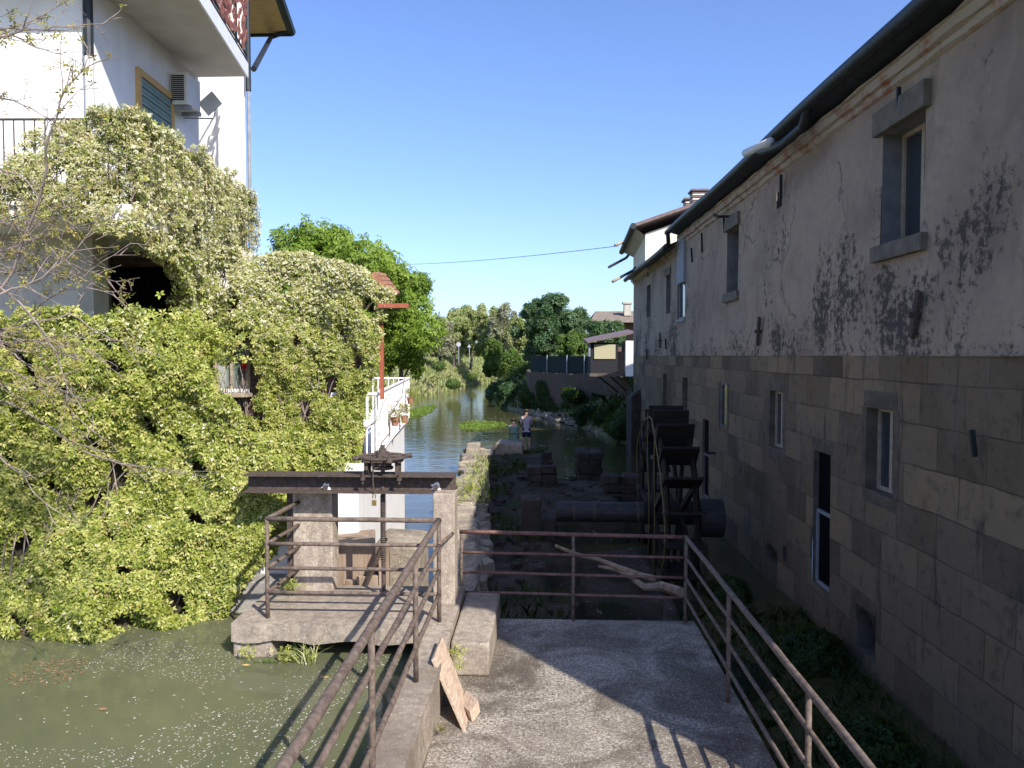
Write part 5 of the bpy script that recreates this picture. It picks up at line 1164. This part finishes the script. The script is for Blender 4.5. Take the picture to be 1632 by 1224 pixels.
# ------------------------------------------------------------------ people
def person(loc, pose, label, shirt, shorts):
    e = empty('person', loc, label, 'person'); L_ = Vector(loc)
    def J(d): return {k: (L_+Vector(v[0]), v[1]) for k, v in d.items()}
    if pose == 'stand':
        b = dict(pel=((0,0,.84),(.125,.10)), wai=((0,-.01,.98),(.105,.085)), che=((0,.0,1.18),(.14,.10)), sho=((0,.01,1.30),(.10,.075)), nk=((0,.03,1.36),.047), hd=((0,.05,1.43),.065), hd2=((0,.06,1.50),(.078,.092)), hd3=((0,.065,1.54),.035),
          ls=((-.155,.01,1.28),.05), le=((-.20,.03,1.04),.036), lw=((-.15,.17,.90),.026), rs=((.155,.01,1.28),.05), re=((.205,.04,1.04),.036), rw=((.13,.22,.98),.026),
          lh=((-.085,0,.80),.082), lk=((-.09,.01,.45),.052), la=((-.09,-.01,.09),.034), lt=((-.10,.12,.035),.032), rh=((.085,0,.80),.082), rk=((.10,.03,.45),.052), ra=((.11,.0,.09),.034), rt=((.12,.13,.035),.032))
    else:
        b = dict(pel=((0,0,.10),(.15,.12)), wai=((0,.02,.26),(.115,.09)), che=((0,.06,.42),(.15,.105)), sho=((0,.09,.54),(.11,.075)), nk=((0,.12,.60),.047), hd=((0,.16,.66),.064), hd2=((-.01,.18,.72),(.078,.09)), hd3=((-.015,.19,.755),.035),
          ls=((-.17,.09,.52),.052), le=((-.215,.10,.29),.038), lw=((-.17,.28,.22),.027), rs=((.17,.09,.52),.052), re=((.22,.12,.29),.038), rw=((.12,.30,.22),.027),
          lh=((-.10,.10,.09),.085), lk=((-.12,.44,.12),.056), la=((-.12,.50,-.28),.036), lt=((-.13,.60,-.33),.032), rh=((.10,.10,.09),.085), rk=((.13,.44,.12),.056), ra=((.13,.50,-.28),.036), rt=((.14,.60,-.33),.032))
    E = [('pel','wai'),('wai','che'),('che','sho'),('sho','nk'),('nk','hd'),('hd','hd2'),('hd2','hd3'),('sho','ls'),('ls','le'),('le','lw'),('sho','rs'),('rs','re'),('re','rw'),('pel','lh'),('lh','lk'),('lk','la'),('la','lt'),('pel','rh'),('rh','rk'),('rk','ra'),('ra','rt')]
    # hands: palm plus five fingers rooted at each wrist
    for s_, w, el in ((-1,'lw','le'),(1,'rw','re')):
        W_ = Vector(b[w][0]); d = (W_-Vector(b[el][0])).normalized(); sd = d.cross(Vector((0,0,1))).normalized(); dn = d.cross(sd).normalized()
        b[w+'p'] = (tuple(W_+d*.06), (.034,.018)); E.append((w, w+'p'))
        for i, ln in enumerate((.055,.07,.075,.068,.052)):
            o_ = (i-2)*.018; st = W_+d*(.09 if i else .05)+sd*o_*(1 if i else 1.5)
            k1, k2 = f'{w}f{i}', f'{w}g{i}'; b[k1] = (tuple(st+d*ln*.45), .009); b[k2] = (tuple(st+d*ln*.8-dn*s_*.0+Vector((0,0,-.025))), .008); E += [(w+'p', k1), (k1, k2)]
    skin('body', J(b), E, M['skin'], e, 1)
    g = lambda ks, f: {k: (L_+Vector(b[k][0]), tuple(x*f for x in b[k][1]) if isinstance(b[k][1], tuple) else b[k][1]*f) for k in ks}
    sj = g(('pel','wai','che','sho','ls','rs'), 1.22)
    for a_, el in (('ls','le'),('rs','re')):
        q = Vector(b[a_][0]).lerp(Vector(b[el][0]), .55); sj[a_+'v'] = (L_+q, .056)
    sj['hem'] = (L_+Vector(b['pel'][0])+Vector((0,-.01,-.03 if pose == 'stand' else -.06)), (.15,.118)); sj['col'] = (L_+Vector(b['sho'][0]).lerp(Vector(b['nk'][0]), .55), .062); skin('shirt', sj, [('hem','pel'),('sho','col'),('pel','wai'),('wai','che'),('che','sho'),('sho','ls'),('sho','rs'),('ls','lsv'),('rs','rsv')], M[shirt], e, 2)
    tj = g(('pel','lh','rh'), 1.2); tj['pel'] = (tj['pel'][0]+Vector((0,0,-.03)), (.135,.108)); lk_, rk_ = Vector(b['lk'][0]), Vector(b['rk'][0])
    f = .8 if pose == 'stand' else .95
    tj['a'] = (L_+Vector(b['lh'][0]).lerp(lk_, f), .082); tj['b'] = (L_+Vector(b['rh'][0]).lerp(rk_, f), .082)
    skin('shorts', tj, [('pel','lh'),('pel','rh'),('lh','a'),('rh','b')], M[shorts], e, 2)
    h = Vector(b['hd2'][0]); hj = {'a': (L_+h+Vector((0,-.045,-.035)), .092), 'b': (L_+h+Vector((0,-.025,.02)), .125), 'c': (L_+h+Vector((0,.01,.065)), .115)}
    skin('hair', hj, [('a','b'),('b','c')], M['hair'], e, 2)
    for k in ('la','ra'):
        t_ = 'lt' if k == 'la' else 'rt'; a_ = L_+Vector(b[k][0])+Vector((0,-.01,-.045)); c_ = L_+Vector(b[t_][0])
        skin('shoe', {'a': (a_, .043), 'b': (c_+Vector((0,.03,0)), .038)}, [('a','b')], M['black_cloth'], e, 2)
c = P(839,700,28.2); person((c.x,28.2,-.50), 'stand', 'standing person seen from behind in grey shirt and navy shorts', 'grey_shirt', 'navy_cloth')
c = P(819,700,27.75); zz = P(800,705,27.0).z; person((c.x,27.75,zz-.02), 'sit', 'person in green shirt sitting on the stone slab with back turned', 'green_shirt', 'black_cloth')
print('polys', sum(len(o.data.polygons) for o in bpy.data.objects if o.type == 'MESH'))
GR = {'wall_weed': 'weeds rooted on the deck and kerb', 'driftwood': 'driftwood behind the far railing', 'flower_pot': 'pots on the white railing', 'ivy_bush': 'dark bushes on the right bank', 'bank_bush': 'bushes on the far embankment',
      'road_sign': 'signs on the embankment', 'roof_vent': 'vents on the brown roof', 'masonry_pier': 'dark masonry in the race', 'concrete_pier': 'piers carrying the iron beam', 'round_tree': 'dark trees above the fence', 'walnut_tree': 'bright trees behind the veranda', 'shaded_bush': 'bushes at the foot of the mill', 'fallen_leaf': 'single leaves on the canal', 'pipe_railing': 'pipe railings', 'stone_block': 'blocks on the rubble wall'}
for o in bpy.data.objects:
    k = o.name.split('.')[0]
    if o.parent is None and k in GR and 'group' not in o: o['group'] = GR[k]
